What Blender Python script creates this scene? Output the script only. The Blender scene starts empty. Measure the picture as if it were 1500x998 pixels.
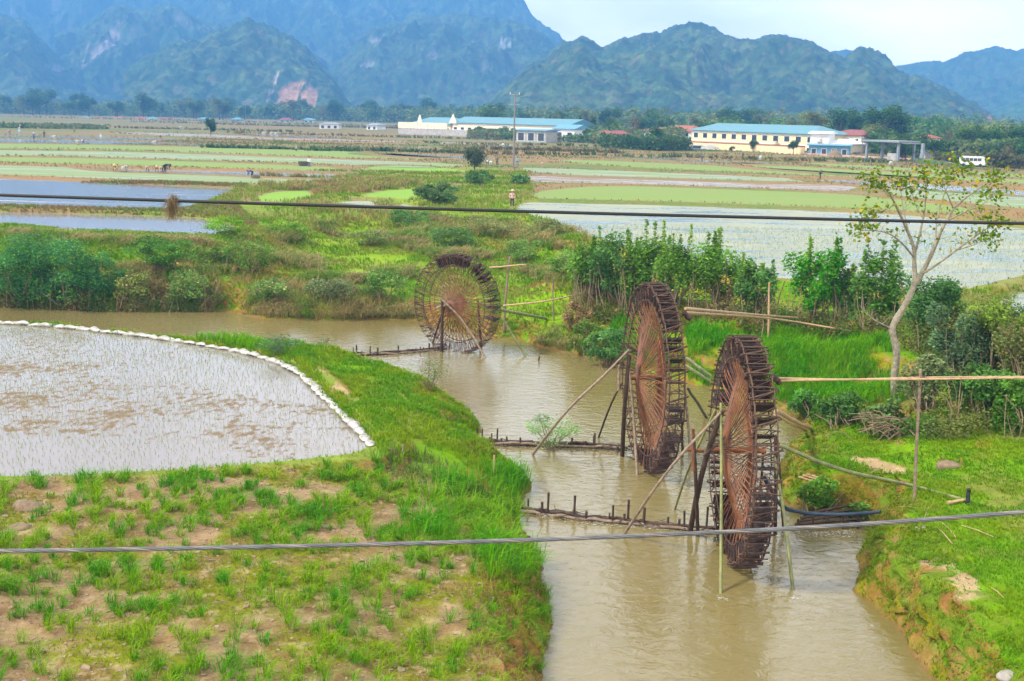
import bpy, math, random
HAZE=4.8e-4;EXPO=.52
import numpy as np
from mathutils import Vector, Matrix
random.seed(7); rng=np.random.default_rng(11)
R=math.radians; S=bpy.context.scene; COL=S.collection
# ------------------------------------------------------------------ camera model (photo pixels 1500x998)
FP=1700.0; CZ=11.5; PITCH=math.atan(331/1700); ROLL=R(1.2)
fw=np.array([0,math.cos(PITCH),-math.sin(PITCH)]); u0=np.array([0,math.sin(PITCH),math.cos(PITCH)]); r0=np.array([1.,0,0])
rt=r0*math.cos(ROLL)+u0*math.sin(ROLL); up=u0*math.cos(ROLL)-r0*math.sin(ROLL)
CP=np.array([0,0,CZ])
def ray(px,py): return fw*FP+rt*(px-750)-up*(py-499)
def G(px,py,z=0.):
    d=ray(px,py); return CP+d*((z-CZ)/d[2])
def At(px,py,Y):
    d=ray(px,py); return CP+d*(Y/d[1])
def proj(X,Y,Z):
    p=np.stack([X,Y,Z-CZ],-1); w=np.maximum(p@fw,1e-3); return 750+FP*(p@rt)/w, 499-FP*(p@up)/w
cd=bpy.data.cameras.new('camera'); cam=bpy.data.objects.new('camera',cd); COL.objects.link(cam)
cam.matrix_world=Matrix(((rt[0],up[0],-fw[0],0),(rt[1],up[1],-fw[1],0),(rt[2],up[2],-fw[2],CZ),(0,0,0,1)))
cd.sensor_width=36; cd.lens=36*FP/1500; cd.clip_start=.1; cd.clip_end=20000; S.camera=cam
# ------------------------------------------------------------------ noise
def h2(ix,iy,s=0):
    n=(ix.astype(np.int64)*374761393+iy.astype(np.int64)*668265263+s*1274126177)&0xffffffff
    n=((n^(n>>13))*1274126177)&0xffffffff; n=(n^(n>>16))&0xffffffff
    return n/4294967295.0
def vn(x,y,s=0):
    ix=np.floor(x);iy=np.floor(y);fx=x-ix;fy=y-iy;fx=fx*fx*(3-2*fx);fy=fy*fy*(3-2*fy)
    a=h2(ix,iy,s);b=h2(ix+1,iy,s);c=h2(ix,iy+1,s);d=h2(ix+1,iy+1,s)
    return (a+(b-a)*fx)*(1-fy)+(c+(d-c)*fx)*fy
def fbm(x,y,o=4,s=0):
    x=np.asarray(x,float);y=np.asarray(y,float);t=0;a=.5;n=0
    for i in range(o): t=t+a*vn(x,y,s+i*17);n+=a;a*=.5;x=x*2.03+11.3;y=y*2.03+5.7
    return t/n
def worley(x,y,s=0):
    ix=np.floor(x);iy=np.floor(y);m=np.full(x.shape,9.);idv=np.zeros(x.shape)
    for i in(-1,0,1):
        for j in(-1,0,1):
            cx=ix+i;cy=iy+j;d=(cx+h2(cx,cy,s)-x)**2+(cy+h2(cx,cy,s+5)-y)**2
            k=d<m;m=np.where(k,d,m);idv=np.where(k,h2(cx,cy,s+9),idv)
    return np.sqrt(m),idv
def sst(a,b,x):
    t=np.clip((x-a)/(b-a),0,1);return t*t*(3-2*t)
def chaikin(p,n=2,closed=True):
    p=np.asarray(p,float)
    for _ in range(n):
        q=np.roll(p,-1,0)
        if closed: p=np.stack([p*.75+q*.25,p*.25+q*.75],1).reshape(-1,p.shape[1])
        else:
            a=p[:-1];b=p[1:];m=np.stack([a*.75+b*.25,a*.25+b*.75],1).reshape(-1,p.shape[1]);p=np.vstack([p[:1],m,p[-1:]])
    return p
def inside(P,x,y):
    r=np.zeros(x.shape,bool);n=len(P)
    bb=(x>=P[:,0].min())&(x<=P[:,0].max())&(y>=P[:,1].min())&(y<=P[:,1].max())
    if not bb.any(): return r
    xs=x[bb];ys=y[bb];c=np.zeros(xs.shape,bool)
    for i in range(n):
        x1,y1=P[i];x2,y2=P[(i+1)%n]
        if y1==y2: continue
        k=(y1>ys)!=(y2>ys); c^=k&(xs<(x2-x1)*(ys-y1)/(y2-y1)+x1)
    r[bb]=c;return r
def sdf(P,x,y,pad=6.):
    """signed distance, negative inside; far points get +pad"""
    pad=float(pad);out=np.full(x.shape,pad)
    bb=(x>P[:,0].min()-pad)&(x<P[:,0].max()+pad)&(y>P[:,1].min()-pad)&(y<P[:,1].max()+pad)
    if not bb.any(): return out
    xs=x[bb];ys=y[bb];m=np.full(xs.shape,1e9)
    for i in range(len(P)):
        a=P[i];b=P[(i+1)%len(P)];ab=b-a;L=ab@ab+1e-12
        t=np.clip(((xs-a[0])*ab[0]+(ys-a[1])*ab[1])/L,0,1)
        m=np.minimum(m,(xs-a[0]-t*ab[0])**2+(ys-a[1]-t*ab[1])**2)
    m=np.sqrt(m);ins=inside(P,xs,ys);out[bb]=np.where(ins,-m,np.minimum(m,pad));return out
# ------------------------------------------------------------------ mesh building
def put(o,parent=None,label=None,cat=None,group=None,kind=None):
    COL.objects.link(o)
    if parent: o.parent=parent
    if label: o['label']=label
    if cat: o['category']=cat
    if group: o['group']=group
    if kind: o['kind']=kind
    return o
def empty(name,loc,label=None,cat=None,group=None,rz=0):
    o=bpy.data.objects.new(name,None);o.empty_display_size=.2;o.location=tuple(loc);o.rotation_euler=(0,0,rz)
    return put(o,None,label,cat,group)
class MB:
    def __init__(s): s.V=[];s.L=[];s.T=[];s.C=[];s.n=0;s.M=[]
    def add(s,V,F,col=None,mi=0):
        V=np.asarray(V,float).reshape(-1,3);F=np.asarray(F,int)
        s.V.append(V);s.L.append((F+s.n).ravel());s.T.append(np.full(len(F),F.shape[1]));s.M.append(np.full(len(F),mi))
        c=np.ones((len(V),3))
        if col is not None: c[:]=col
        s.C.append(c);s.n+=len(V);return s
    def mesh(s,name,mats,smooth=False):
        me=bpy.data.meshes.new(name)
        V=np.concatenate(s.V);L=np.concatenate(s.L);T=np.concatenate(s.T);C=np.concatenate(s.C)
        me.vertices.add(len(V));me.vertices.foreach_set('co',V.astype(np.float32).ravel())
        me.loops.add(len(L));me.loops.foreach_set('vertex_index',L.astype(np.int32))
        me.polygons.add(len(T));me.polygons.foreach_set('loop_start',(np.cumsum(T)-T).astype(np.int32))
        me.polygons.foreach_set('material_index',np.concatenate(s.M).astype(np.int32))
        me.polygons.foreach_set('use_smooth',np.full(len(T),smooth))
        me.update(calc_edges=True)
        a=me.color_attributes.new('Col','FLOAT_COLOR','POINT');a.data.foreach_set('color',np.hstack([C,np.ones((len(C),1))]).astype(np.float32).ravel())
        for m in (mats if isinstance(mats,(list,tuple)) else [mats]): me.materials.append(m)
        return me
    def obj(s,name,mats,parent=None,smooth=False,**k):
        return put(bpy.data.objects.new(name,s.mesh(name,mats,smooth)),parent,**k)
    def box(s,c,d,rz=0,col=None,mi=0,M=None):
        v=np.array([[i,j,k] for i in(-.5,.5) for j in(-.5,.5) for k in(-.5,.5)])*np.array(d,float)
        if M is not None: v=v@np.array(M).T
        if rz: ca,sa=math.cos(rz),math.sin(rz);v=v@np.array([[ca,sa,0],[-sa,ca,0],[0,0,1]])
        return s.add(v+np.array(c),[[0,1,3,2],[4,6,7,5],[0,4,5,1],[2,3,7,6],[0,2,6,4],[1,5,7,3]],col,mi)
    def tube(s,P,r,n=7,col=None,mi=0,caps=True,closed=False):
        P=np.asarray(P,float);k=len(P);r=np.broadcast_to(np.asarray(r,float),(k,))
        if closed: T=np.roll(P,-1,0)-np.roll(P,1,0)
        else: T=np.gradient(P,axis=0)
        T/=np.linalg.norm(T,axis=1,keepdims=True)+1e-9
        ref=np.array([0,0,1.]) if abs(T[:,2]).mean()<.8 else np.array([1.,0,0])
        A=np.cross(T,ref);A/=np.linalg.norm(A,axis=1,keepdims=True)+1e-9;B=np.cross(T,A)
        a=np.arange(n)*2*math.pi/n
        V=P[:,None]+r[:,None,None]*(np.cos(a)[None,:,None]*A[:,None]+np.sin(a)[None,:,None]*B[:,None])
        i=np.arange(k if closed else k-1)[:,None];j=np.arange(n)[None]
        i2=(i+1)%k;F=np.stack([i*n+j,i*n+(j+1)%n,i2*n+(j+1)%n,i2*n+j],-1).reshape(-1,4)
        s.add(V.reshape(-1,3),F,col,mi)
        if caps and not closed:
            s.add(V[0],[list(range(n))],col,mi);s.add(V[-1],[list(range(n))[::-1]],col,mi)
        return s
    def lathe(s,prof,c=(0,0,0),n=12,col=None,mi=0):
        a=np.arange(n)*2*math.pi/n;pr=np.asarray(prof,float)
        V=np.stack([pr[:,0,None]*np.cos(a),pr[:,0,None]*np.sin(a),pr[:,1,None]+0*a],-1)
        i=np.arange(len(pr)-1)[:,None];j=np.arange(n)[None]
        s.add(V.reshape(-1,3)+np.array(c),np.stack([i*n+j,i*n+(j+1)%n,(i+1)*n+(j+1)%n,(i+1)*n+j],-1).reshape(-1,4),col,mi);return s
    def prism(s,poly,y0,y1,axis=1,col=None,mi=0):
        """poly in the other two axes, extruded along axis"""
        n=len(poly);V=[]
        for y in(y0,y1):
            for a,b in poly: p=[a,b];p.insert(axis,y);V.append(p)
        s.add(V,[[i,(i+1)%n,(i+1)%n+n,i+n] for i in range(n)],col,mi)
        s.add(V[:n],[list(range(n))],col,mi);s.add(V[n:],[list(range(n))],col,mi);return s
def grid_faces(nr,nc,wrap=False):
    i=np.arange(nr-1)[:,None];j=np.arange(nc if wrap else nc-1)[None];j2=(j+1)%nc
    return np.stack([i*nc+j,i*nc+j2,(i+1)*nc+j2,(i+1)*nc+j],-1).reshape(-1,4)
def leaves(mb,P,size,col,flat=.4,asp=1.8,colvar=.25,dirn=None):
    """diamond-shaped leaf faces at points P"""
    n=len(P);size=np.broadcast_to(size,(n,))
    d=rng.normal(size=(n,3));d[:,2]*=flat
    if dirn is not None: d=d*.6+dirn
    d/=np.linalg.norm(d,axis=1,keepdims=True)+1e-9
    q=rng.normal(size=(n,3));w=np.cross(d,q);w/=np.linalg.norm(w,axis=1,keepdims=True)+1e-9
    L=size[:,None]*d;W=size[:,None]*w/asp
    V=np.stack([P-L*.5,P+W*.5-L*.05,P+L*.5,P-W*.5-L*.05],1).reshape(-1,3)
    c=np.broadcast_to(np.asarray(col,float),(n,3))*(1+colvar*rng.uniform(-1,1,(n,1)))
    mb.add(V,np.arange(4*n).reshape(-1,4),np.repeat(c,4,0));return mb
def blades(mb,P,h,w,col,k=4,spread=.5,droop=.35,tip=None,colvar=.25):
    """grass tufts: k bent blades per point"""
    n=len(P)*k;B=np.repeat(P,k,0);h=np.repeat(np.broadcast_to(h,(len(P),)),k)*rng.uniform(.6,1.15,n)
    w=np.broadcast_to(w,(len(P),));w=np.repeat(w,k)
    a=rng.uniform(0,2*math.pi,n);D=np.stack([np.cos(a),np.sin(a),0*a],1);l=(spread*rng.uniform(.15,1,n)*h)[:,None]
    side=np.stack([-np.sin(a+.5),np.cos(a+.5),0*a],1)*(w*.5)[:,None]
    B=B+D*(l*.15)
    m=B+D*l*.45+np.array([0,0,1.])*(h*.65)[:,None];t=B+D*l*(1+droop)+np.array([0,0,1.])*(h*(1-droop*rng.uniform(0,1,n)))[:,None]
    V=np.stack([B-side*.7,B+side*.7,m+side,m-side,t],1).reshape(-1,3);i=np.arange(n)[:,None]*5
    c=np.broadcast_to(np.asarray(col,float),(len(P),3));c=np.repeat(c,k,0)*(1+colvar*rng.uniform(-1,1,(n,1)))
    c5=np.repeat(c,5,0)
    mb.add(V,i+np.array([[0,1,2,3]]),c5)
    mb.L.append((i+np.array([[3,2,4]])+mb.n-len(V)).ravel());mb.T.append(np.full(n,3));mb.M.append(np.full(n,0))
    return mb
# ------------------------------------------------------------------ materials
def newmat(name):
    m=bpy.data.materials.new(name);m.use_nodes=True;nt=m.node_tree;b=nt.nodes['Principled BSDF'];return m,nt,b
def ramp(nt,fac,stops):
    r=nt.nodes.new('ShaderNodeValToRGB');nt.links.new(fac,r.inputs[0]);e=r.color_ramp.elements
    while len(e)<len(stops): e.new(.5)
    for i,(p,c) in enumerate(stops): e[i].position=p;e[i].color=(*c,1) if len(c)==3 else c
    return r.outputs[0]
def noise(nt,scale,detail=4,rough=.55,vec=None,dist=0.,stretch=None,obj=False):
    n=nt.nodes.new('ShaderNodeTexNoise');n.inputs['Scale'].default_value=scale;n.inputs['Detail'].default_value=detail;n.inputs['Roughness'].default_value=rough;n.inputs['Distortion'].default_value=dist
    if vec is None:
        g=nt.nodes.new('ShaderNodeNewGeometry');vec=g.outputs['Position']
        if obj: g=nt.nodes.new('ShaderNodeTexCoord');vec=g.outputs['Object']
    if stretch:
        mp=nt.nodes.new('ShaderNodeMapping');mp.inputs['Scale'].default_value=stretch[:3]
        if len(stretch)>3: mp.inputs['Rotation'].default_value=(0,0,stretch[3])
        nt.links.new(vec,mp.inputs[0]);vec=mp.outputs[0]
    nt.links.new(vec,n.inputs['Vector']);return n.outputs['Fac']
def mix(nt,f,a,b,mode='MIX'):
    x=nt.nodes.new('ShaderNodeMix');x.data_type='RGBA';x.blend_type=mode
    for s,v in((x.inputs[0],f),(x.inputs[6],a),(x.inputs[7],b)):
        if hasattr(v,'links'): nt.links.new(v,s)
        else: s.default_value=v if not isinstance(v,tuple) else (*v,1)
    return x.outputs[2]
def bump(nt,b,h,st,dist=.05):
    x=nt.nodes.new('ShaderNodeBump');x.inputs['Strength'].default_value=st;x.inputs['Distance'].default_value=dist
    nt.links.new(h,x.inputs['Height']);nt.links.new(x.outputs[0],b.inputs['Normal'])
def attr(nt,name='Col'):
    a=nt.nodes.new('ShaderNodeAttribute');a.attribute_name=name;return a.outputs['Color']
def plain(name,c,rough=.8,var=.3,sc=3.,bmp=0.,spec=.3,obj=True,c2=None,stretch=None):
    m,nt,b=newmat(name);f=noise(nt,sc,5,.6,obj=obj,stretch=stretch)
    c2=c2 or tuple(x*(1-var) for x in c);c1=tuple(min(1,x*(1+var*.5)) for x in c)
    nt.links.new(ramp(nt,f,[(.32,c2),(.68,c1)]),b.inputs['Base Color']);b.inputs['Roughness'].default_value=rough;b.inputs['Specular IOR Level'].default_value=spec
    if bmp: bump(nt,b,f,bmp)
    return m
def leafmat(name,tr=.35,rough=.5):
    m,nt,b=newmat(name);h=nt.nodes.new('ShaderNodeHueSaturation');h.inputs['Saturation'].default_value=1.2;nt.links.new(attr(nt),h.inputs['Color']);c=h.outputs[0];nt.links.new(c,b.inputs['Base Color']);b.inputs['Roughness'].default_value=rough;b.inputs['Specular IOR Level'].default_value=.12
    t=nt.nodes.new('ShaderNodeBsdfTranslucent');nt.links.new(c,t.inputs[0]);x=nt.nodes.new('ShaderNodeMixShader');x.inputs[0].default_value=tr
    nt.links.new(b.outputs[0],x.inputs[1]);nt.links.new(t.outputs[0],x.inputs[2]);nt.links.new(x.outputs[0],nt.nodes['Material Output'].inputs[0]);return m
LEAF=leafmat('leaf');GRASSM=leafmat('grass_blade',.3,.6)
WOOD=plain('dark_wet_wood',(.075,.045,.03),.7,.5,6,.4);GREYW=plain('weathered_pole',(.26,.19,.13),.75,.45,8,.3)
BAMT=plain('dry_bamboo',(.48,.31,.17),.5,.3,5,.15);BAMG=plain('green_bamboo',(.22,.23,.07),.4,.5,4,.1,c2=(.12,.13,.06))
SPK=plain('red_brown_cane',(.22,.085,.034),.5,.6,2.5,.2,c2=(.10,.04,.022))
RUNG=plain('dark_cane',(.09,.05,.034),.6,.5,5,.3);MAT=plain('woven_mat',(.07,.045,.038),.85,.5,14,.8,stretch=(1,6,6))
BARK=plain('pale_bark',(.29,.25,.18),.85,.4,9,.5);BARKD=plain('dark_bark',(.12,.09,.06),.9,.4,6,.4);STEM=plain('dry_stem',(.22,.16,.095),.9,.4,10,.2)
BLACK=plain('black_rubber',(.02,.022,.025),.45,.3,8);WHITEB=plain('white_bag',(.50,.50,.47),.75,.18,4.,.9,c2=(.18,.14,.09))
CREAM=plain('cream_wall',(.78,.62,.36),.8,.12,1.2);CREAML=plain('pale_wall',(.78,.70,.52),.8,.12,1.2);WHITEW=plain('white_wall',(.8,.8,.78),.8,.12,1.5);GREYC=plain('grey_concrete',(.42,.40,.37),.9,.3,1.5,.2)
ROOFB=plain('teal_roof',(.10,.25,.29),.5,.12,2);ROOFR=plain('red_roof',(.26,.075,.065),.7,.25,2);ROOFT=plain('terracotta_roof',(.38,.11,.06),.7,.25,2);GLASS=plain('dark_glass',(.05,.055,.06),.15,.3,1,spec=.6);TRIM=plain('white_trim',(.8,.8,.78),.6,.1,2)
METAL=plain('grey_metal',(.25,.28,.3),.5,.2,3);BLUEM=plain('blue_sheet',(.12,.3,.42),.5,.2,2)
# terrain
def terrain_mat():
    m,nt,b=newmat('ground');c=attr(nt);f=noise(nt,1.7,8,.65);f2=noise(nt,14,5,.7)
    h=nt.nodes.new('ShaderNodeHueSaturation');h.inputs['Saturation'].default_value=1.15;nt.links.new(c,h.inputs['Color']);v=mix(nt,1.,h.outputs[0],ramp(nt,f,[(.25,(.72,.7,.66)),(.75,(1.28,1.28,1.3))]),'MULTIPLY')
    v=mix(nt,1.,v,ramp(nt,f2,[(.25,(.7,.7,.7)),(.75,(1.3,1.3,1.3))]),'MULTIPLY')
    nt.links.new(v,b.inputs['Base Color']);b.inputs['Roughness'].default_value=.95;b.inputs['Specular IOR Level'].default_value=.15
    bump(nt,b,f2,.6,.06);return m
GROUND=terrain_mat()
def water_mat(name,c1,c2,nsc=.4,bs=.15,rs=.05,st=(1,1,1),bsc=3.):
    m,nt,b=newmat(name);f=noise(nt,nsc,5,.6,stretch=st)
    nt.links.new(ramp(nt,f,[(.35,c1),(.65,c2)]),b.inputs['Base Color']);b.inputs['Roughness'].default_value=rs;b.inputs['IOR'].default_value=1.33
    b.inputs['Specular IOR Level'].default_value=.5
    bump(nt,b,noise(nt,bsc,4,.6,stretch=st,dist=.6),bs,.05);return m
RIVER=water_mat('river_water',(.17,.13,.038),(.205,.165,.065),.09,.6,.03,(.7,1.,1),3.2);RIVER.node_tree.nodes['Principled BSDF'].inputs['IOR'].default_value=1.62
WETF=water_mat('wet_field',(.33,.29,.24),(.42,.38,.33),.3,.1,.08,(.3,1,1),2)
def cover_mat(name,wat,cov,sc,stretch,lo,hi,cov2=None,rw=.06,bs=.05,big=None):
    """shallow water with a cover of plants, scum or mud over part of it"""
    m,nt,b=newmat(name);f=noise(nt,sc,7,.68,stretch=stretch);k=ramp(nt,f if big is None else mix(nt,.5,f,noise(nt,big,3,.5)),[(lo,(0,0,0)),(hi,(1,1,1))])
    cv=mix(nt,noise(nt,sc*.35,3,stretch=stretch),cov,cov2 or tuple(x*.75 for x in cov))
    nt.links.new(mix(nt,k,wat,cv),b.inputs['Base Color']);r=nt.nodes.new('ShaderNodeMapRange');nt.links.new(k,r.inputs[0]);r.inputs[3].default_value=rw;r.inputs[4].default_value=.9
    nt.links.new(r.outputs[0],b.inputs['Roughness']);b.inputs['IOR'].default_value=1.33;bump(nt,b,f,bs,.04);return m
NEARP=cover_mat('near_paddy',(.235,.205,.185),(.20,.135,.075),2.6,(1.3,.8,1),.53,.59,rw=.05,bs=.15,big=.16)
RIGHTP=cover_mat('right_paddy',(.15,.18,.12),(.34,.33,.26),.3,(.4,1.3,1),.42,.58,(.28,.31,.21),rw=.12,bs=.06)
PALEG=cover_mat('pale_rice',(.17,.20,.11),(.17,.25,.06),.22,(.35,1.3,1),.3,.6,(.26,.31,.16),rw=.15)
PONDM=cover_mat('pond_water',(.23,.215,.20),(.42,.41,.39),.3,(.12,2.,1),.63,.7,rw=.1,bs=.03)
GREENF=cover_mat('green_rice',(.16,.22,.06),(.16,.245,.035),.35,(.3,1.2,1),.2,.5,(.21,.26,.07),rw=.5)
BRIGHTF=cover_mat('bright_rice',(.16,.30,.02),(.16,.32,.02),.6,(.6,1.2,1),.3,.6,(.22,.32,.03),rw=.8)
MUDF=cover_mat('mud_strip',(.3,.26,.22),(.24,.17,.11),.3,(.25,1.2,1),.4,.6,rw=.1)
# ------------------------------------------------------------------ layout in photo pixels
RIV=np.array([G(x,y,0)[:2] for x,y in [(815,1150),(808,998),(806,930),(812,885),(800,840),(782,790),(768,765),(764,745),(792,725),(790,705),(768,682),(740,666),(712,656),(702,645),(714,628),(702,605),(668,580),(620,562),(575,552),(530,540),(490,528),(440,524),(350,527),(230,516),(100,506),(0,500),(-500,478),(-500,432),(0,449),(100,453),(190,458),(300,456),(335,458),(370,468),(430,471),(500,472),(560,468),(600,470),(640,480),(690,490),(735,499),(790,509),(835,521),(880,534),(930,549),(1000,563),(1060,578),(1120,598),(1165,620),(1198,634),(1160,643),(1135,665),(1132,700),(1140,735),(1160,750),(1215,757),(1270,760),(1268,780),(1254,805),(1252,850),(1262,880),(1300,925),(1345,968),(1372,998),(1440,1150)]]+[[6,-40],[-3,-40]])
RIVs=chaikin(RIV,2)
# fields: px polygon, z, type
FIELDS=[
 ('near',1.15,[(-60,470),(0,473),(60,476),(130,483),(230,495),(330,510),(400,527),(438,546),(468,574),(498,604),(528,634),(552,661),(480,671),(350,684),(200,693),(100,699),(0,700),(-80,700)]),
 ('pond',2.85,[(-80,257),(0,260),(150,265),(300,273),(352,277),(330,288),(300,297),(275,307),(240,309),(100,305),(0,302),(-80,300)]),
 ('pond',2.75,[(-80,308),(0,311),(150,314),(270,318),(320,322),(350,332),(352,341),(300,349),(200,345),(60,337),(0,329),(-80,326)]),
 ('right',2.85,[(775,293),(1000,299),(1200,306),(1310,313),(1400,322),(1520,338),(1600,350),(1600,395),(1500,411),(1425,430),(1400,440),(1300,425),(1200,415),(1130,414),(1060,400),(1000,388),(930,368),(870,350),(820,330),(770,318),(750,304)]),
 ('right',2.8,[(1452,442),(1500,424),(1600,400),(1600,520),(1500,486),(1470,462)]),
 ('green',2.95,[(770,290),(790,278),(900,271),(1100,277),(1290,287),(1420,303),(1440,316),(1300,308),(1000,296),(800,292)]),
 ('pale',2.95,[(-80,239),(0,242),(130,246),(170,252),(300,256),(460,262),(550,262),(480,270),(360,272),(150,262),(0,256),(-80,254)]),
 ('water',2.9,[(140,246.5),(250,249),(420,251),(500,254),(495,261),(440,261),(300,255),(180,251)]),
 ('green',3,[(-80,229),(0,230),(180,232),(400,241),(560,247),(640,251),(560,253),(400,249),(200,243),(0,238),(-80,237)]),
 ('pale',3,[(-80,219),(0,220),(270,223),(500,233),(690,241),(680,246),(560,245),(400,238),(100,229),(-80,227)]),
 ('green',3,[(-80,209),(0,210),(200,213),(420,218),(550,223),(680,233),(600,235),(350,226),(150,219),(-80,217)]),
 ('water',3,[(-80,202),(0,203),(200,207),(440,216),(350,216),(180,211.5),(0,209),(-80,208)]),
 ('water',3,[(-80,197),(0,198),(120,200),(300,205),(420,211),(200,205.5),(0,200.5),(-80,200)]),
 ('mud',3,[(150,193),(330,197),(500,205),(640,208),(560,209),(380,204),(200,198)]),
 ('water',3,[(540,225),(600,225),(680,229),(740,233),(720,234.5),(600,230)]),
 ('water',3,[(500,212),(640,217),(760,222),(860,224),(700,222),(560,216)]),
 ('bright',2.95,[(528,246),(560,243),(620,244),(692,250),(690,254),(620,254),(540,252)]),
 ('bright',2.9,[(376,286),(400,281),(450,279),(462,285),(455,293),(400,297),(372,294)]),
 ('bright',2.9,[(520,290),(545,280),(620,276),(640,283),(610,297),(560,298)]),
 ('right',2.85,[(480,296),(540,294),(600,299),(622,308),(600,318),(520,314),(480,305)]),
 ('mud',2.95,[(762,258),(820,257),(960,259),(1060,265),(1270,272),(1285,283),(1100,276),(900,269),(780,268)]),
 ('pale',3,[(745,246),(800,246),(1000,254),(1220,264),(1180,268),(1000,262),(800,256)]),
 ('green',3,[(800,233),(900,236),(1100,245),(1300,256),(1420,264),(1300,262),(1100,254),(850,241)]),
 ('pale',3,[(1290,276),(1380,278),(1600,296),(1600,318),(1500,306),(1420,298),(1300,286)]),
 ('water',2.95,[(1170,262),(1300,266),(1450,276),(1600,286),(1600,293),(1450,284),(1280,273)]),
 ('green',3,[(1060,236),(1200,246),(1400,257),(1600,270),(1600,276),(1400,264),(1250,256),(1100,246)]),
 ('water',3,[(860,226),(940,229),(1040,235),(1200,242),(1100,241),(950,234)]),
 ('water',3,[(700,212),(800,216),(860,221),(800,221),(720,217)]),
 ('green',3,[(1160,237),(1330,246),(1500,256),(1600,262),(1600,266),(1400,255),(1200,244)]),
 ('mud',3,[(620,208),(700,210),(800,214),(740,214),(650,212)]),
 ('water',3,[(330,195),(420,198),(520,203),(480,204),(380,200)]),
]
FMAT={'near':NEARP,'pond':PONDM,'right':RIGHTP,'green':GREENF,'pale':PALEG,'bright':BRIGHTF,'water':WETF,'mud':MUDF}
FW=[]
for t,z,p in FIELDS:
    P=chaikin([G(x,y,z)[:2] for x,y in p],2 if min(y for x,y in p)>250 else 1);FW.append((t,z,P))
# height control points (px,py,z)
CT=[(100,950,1.3),(400,950,1.3),(700,950,1.15),(0,740,1.3),(400,750,1.3),(650,720,1.1),(730,680,.8),(600,640,1.1),(640,600,.8),(500,545,1.05),(400,512,1.2),(300,490,1.25),(100,470,1.3),(560,600,1.2),
(1380,950,1.35),(1450,800,1.35),(1300,800,1.2),(1200,700,1.05),(1300,680,1.1),(1450,720,1.3),(1250,640,.9),(1400,650,1.4),(1480,650,1.7),(1300,850,1.3),(1400,900,1.4),
(1050,560,.5),(1150,580,.55),(1250,575,.9),(1100,510,1.0),(1200,510,1.4),(1300,560,1.3),(1000,500,.9),(930,500,.7),(1150,480,1.9),(1050,475,1.9),
(900,420,2.7),(1000,440,2.6),(1100,450,2.6),(1200,457,2.6),(1300,465,2.8),(1400,490,3.0),(1480,500,3.1),(1450,570,2.4),(1380,580,1.9),(1330,520,2.1),
(850,480,.8),(790,460,.9),(760,430,1.1),(800,400,1.6),(850,400,2.4),(700,370,1.8),(560,390,1.4),(450,380,1.4),(500,350,1.7),(420,420,1.1),(500,430,1.0),(600,430,1.0),(380,440,.9),(640,450,.8),
(20,400,2.3),(100,400,2.2),(200,395,2.0),(250,420,1.5),(300,400,1.7),(350,380,2.0),(50,440,.9),(150,445,.8),(100,345,3.1),(200,353,3.1),(0,338,3.1),(300,357,3.0),(380,350,2.7),(420,320,2.9),(360,330,2.95),
(600,340,2.4),(700,340,2.6),(800,350,2.8),(600,310,2.9),(740,310,3),(850,345,3),(500,320,2.8),(-200,340,3.1),(1700,500,3.),(1700,420,3.),(1700,600,2.2),(1800,800,1.6),(-300,700,1.4),(-300,900,1.5)]
CW=np.array([[*G(x,y,z)[:2],z] for x,y,z in CT]+[[*G(x,y,3)[:2],3.] for y in(300,270) for x in range(-300,1900,150)])
def H0(X,Y):
    r=np.hypot(X,Y)+1e-3;az=np.arctan2(X,Y)
    cr=np.hypot(CW[:,0],CW[:,1]);ca=np.arctan2(CW[:,0],CW[:,1])
    num=np.zeros(X.shape);den=np.zeros(X.shape);lr=np.log(r)
    for a,l,z in zip(ca,np.log(cr),CW[:,2]):
        w=1/(((az-a)**2*1.6+(lr-l)**2*2.2+2e-4)**2);num+=w*z;den+=w
    H=num/den;return np.where(r>130,3.,H+(3-H)*sst(95,130,r))
def height(X,Y):
    r=np.hypot(X,Y);H=H0(X,Y)
    H=H+(fbm(X/3.1,Y/3.1,4,3)-.5)*.35*sst(200,60,r)+(fbm(X/.8,Y/.8,3,8)-.5)*.12*sst(120,40,r)
    far=sst(90,130,r);H=H+far*((fbm(X/40,Y/15,3,21)-.62)*.3)
    road=None
    wx=X+(fbm(X/2,Y/2,3,31)-.5)*1.4*sst(120,40,r)*.5;wy=Y+(fbm(X/2,Y/2,3,37)-.5)*1.2*.5
    for t,z,P in FW:
        sc=min(4.,max(1.,np.hypot(*P.mean(0))/70));d=sdf(P,wx if t!='near' else X,wy if t!='near' else Y,6*sc)
        k=d<5*sc
        if not k.any(): continue
        bh=.14 if t=='near' else (.25 if sc<1.6 else .1)
        prof=np.where(d<0,z-.25+.28*sst(-.7*sc,0,d),z+.03+bh*sst(0,.5*sc,d))
        out=prof+(H-prof)*sst(.8*sc,(1.5 if t=='near' else 3.5)*sc,d)
        H=np.where(k,np.where(d<.8*sc,prof,out),H)
    ds=sdf(RIVs,X+(fbm(X/1.3,Y/1.3,3,51)-.5)*.6,Y+(fbm(X/1.3,Y/1.3,3,53)-.5)*.6,8)
    w=(2.4-1.2*sst(3.5,5,X)*sst(40,34,Y)-1.0*sst(30,25,Y)*sst(4,3,X))*(.6+.8*fbm(X/2.2,Y/2.2,3,57))
    b=sst(0,1,ds/w)**.8
    H=np.where(ds<0,-.05+np.maximum(ds*.8,-.9),np.minimum(H,-.05+(H+.05)*b+(fbm(X/.45,Y/.45,3,95)-.5)*.5*b*(1-b)*4*sst(70,40,r)))
    return H
NC=640;AZ=np.concatenate([np.linspace(-R(35),R(35),NC),np.linspace(R(36),R(324),90)])
RR=[.5,4,8,11];q=13.
while q<1500: RR.append(q);q*=1.0042
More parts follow.
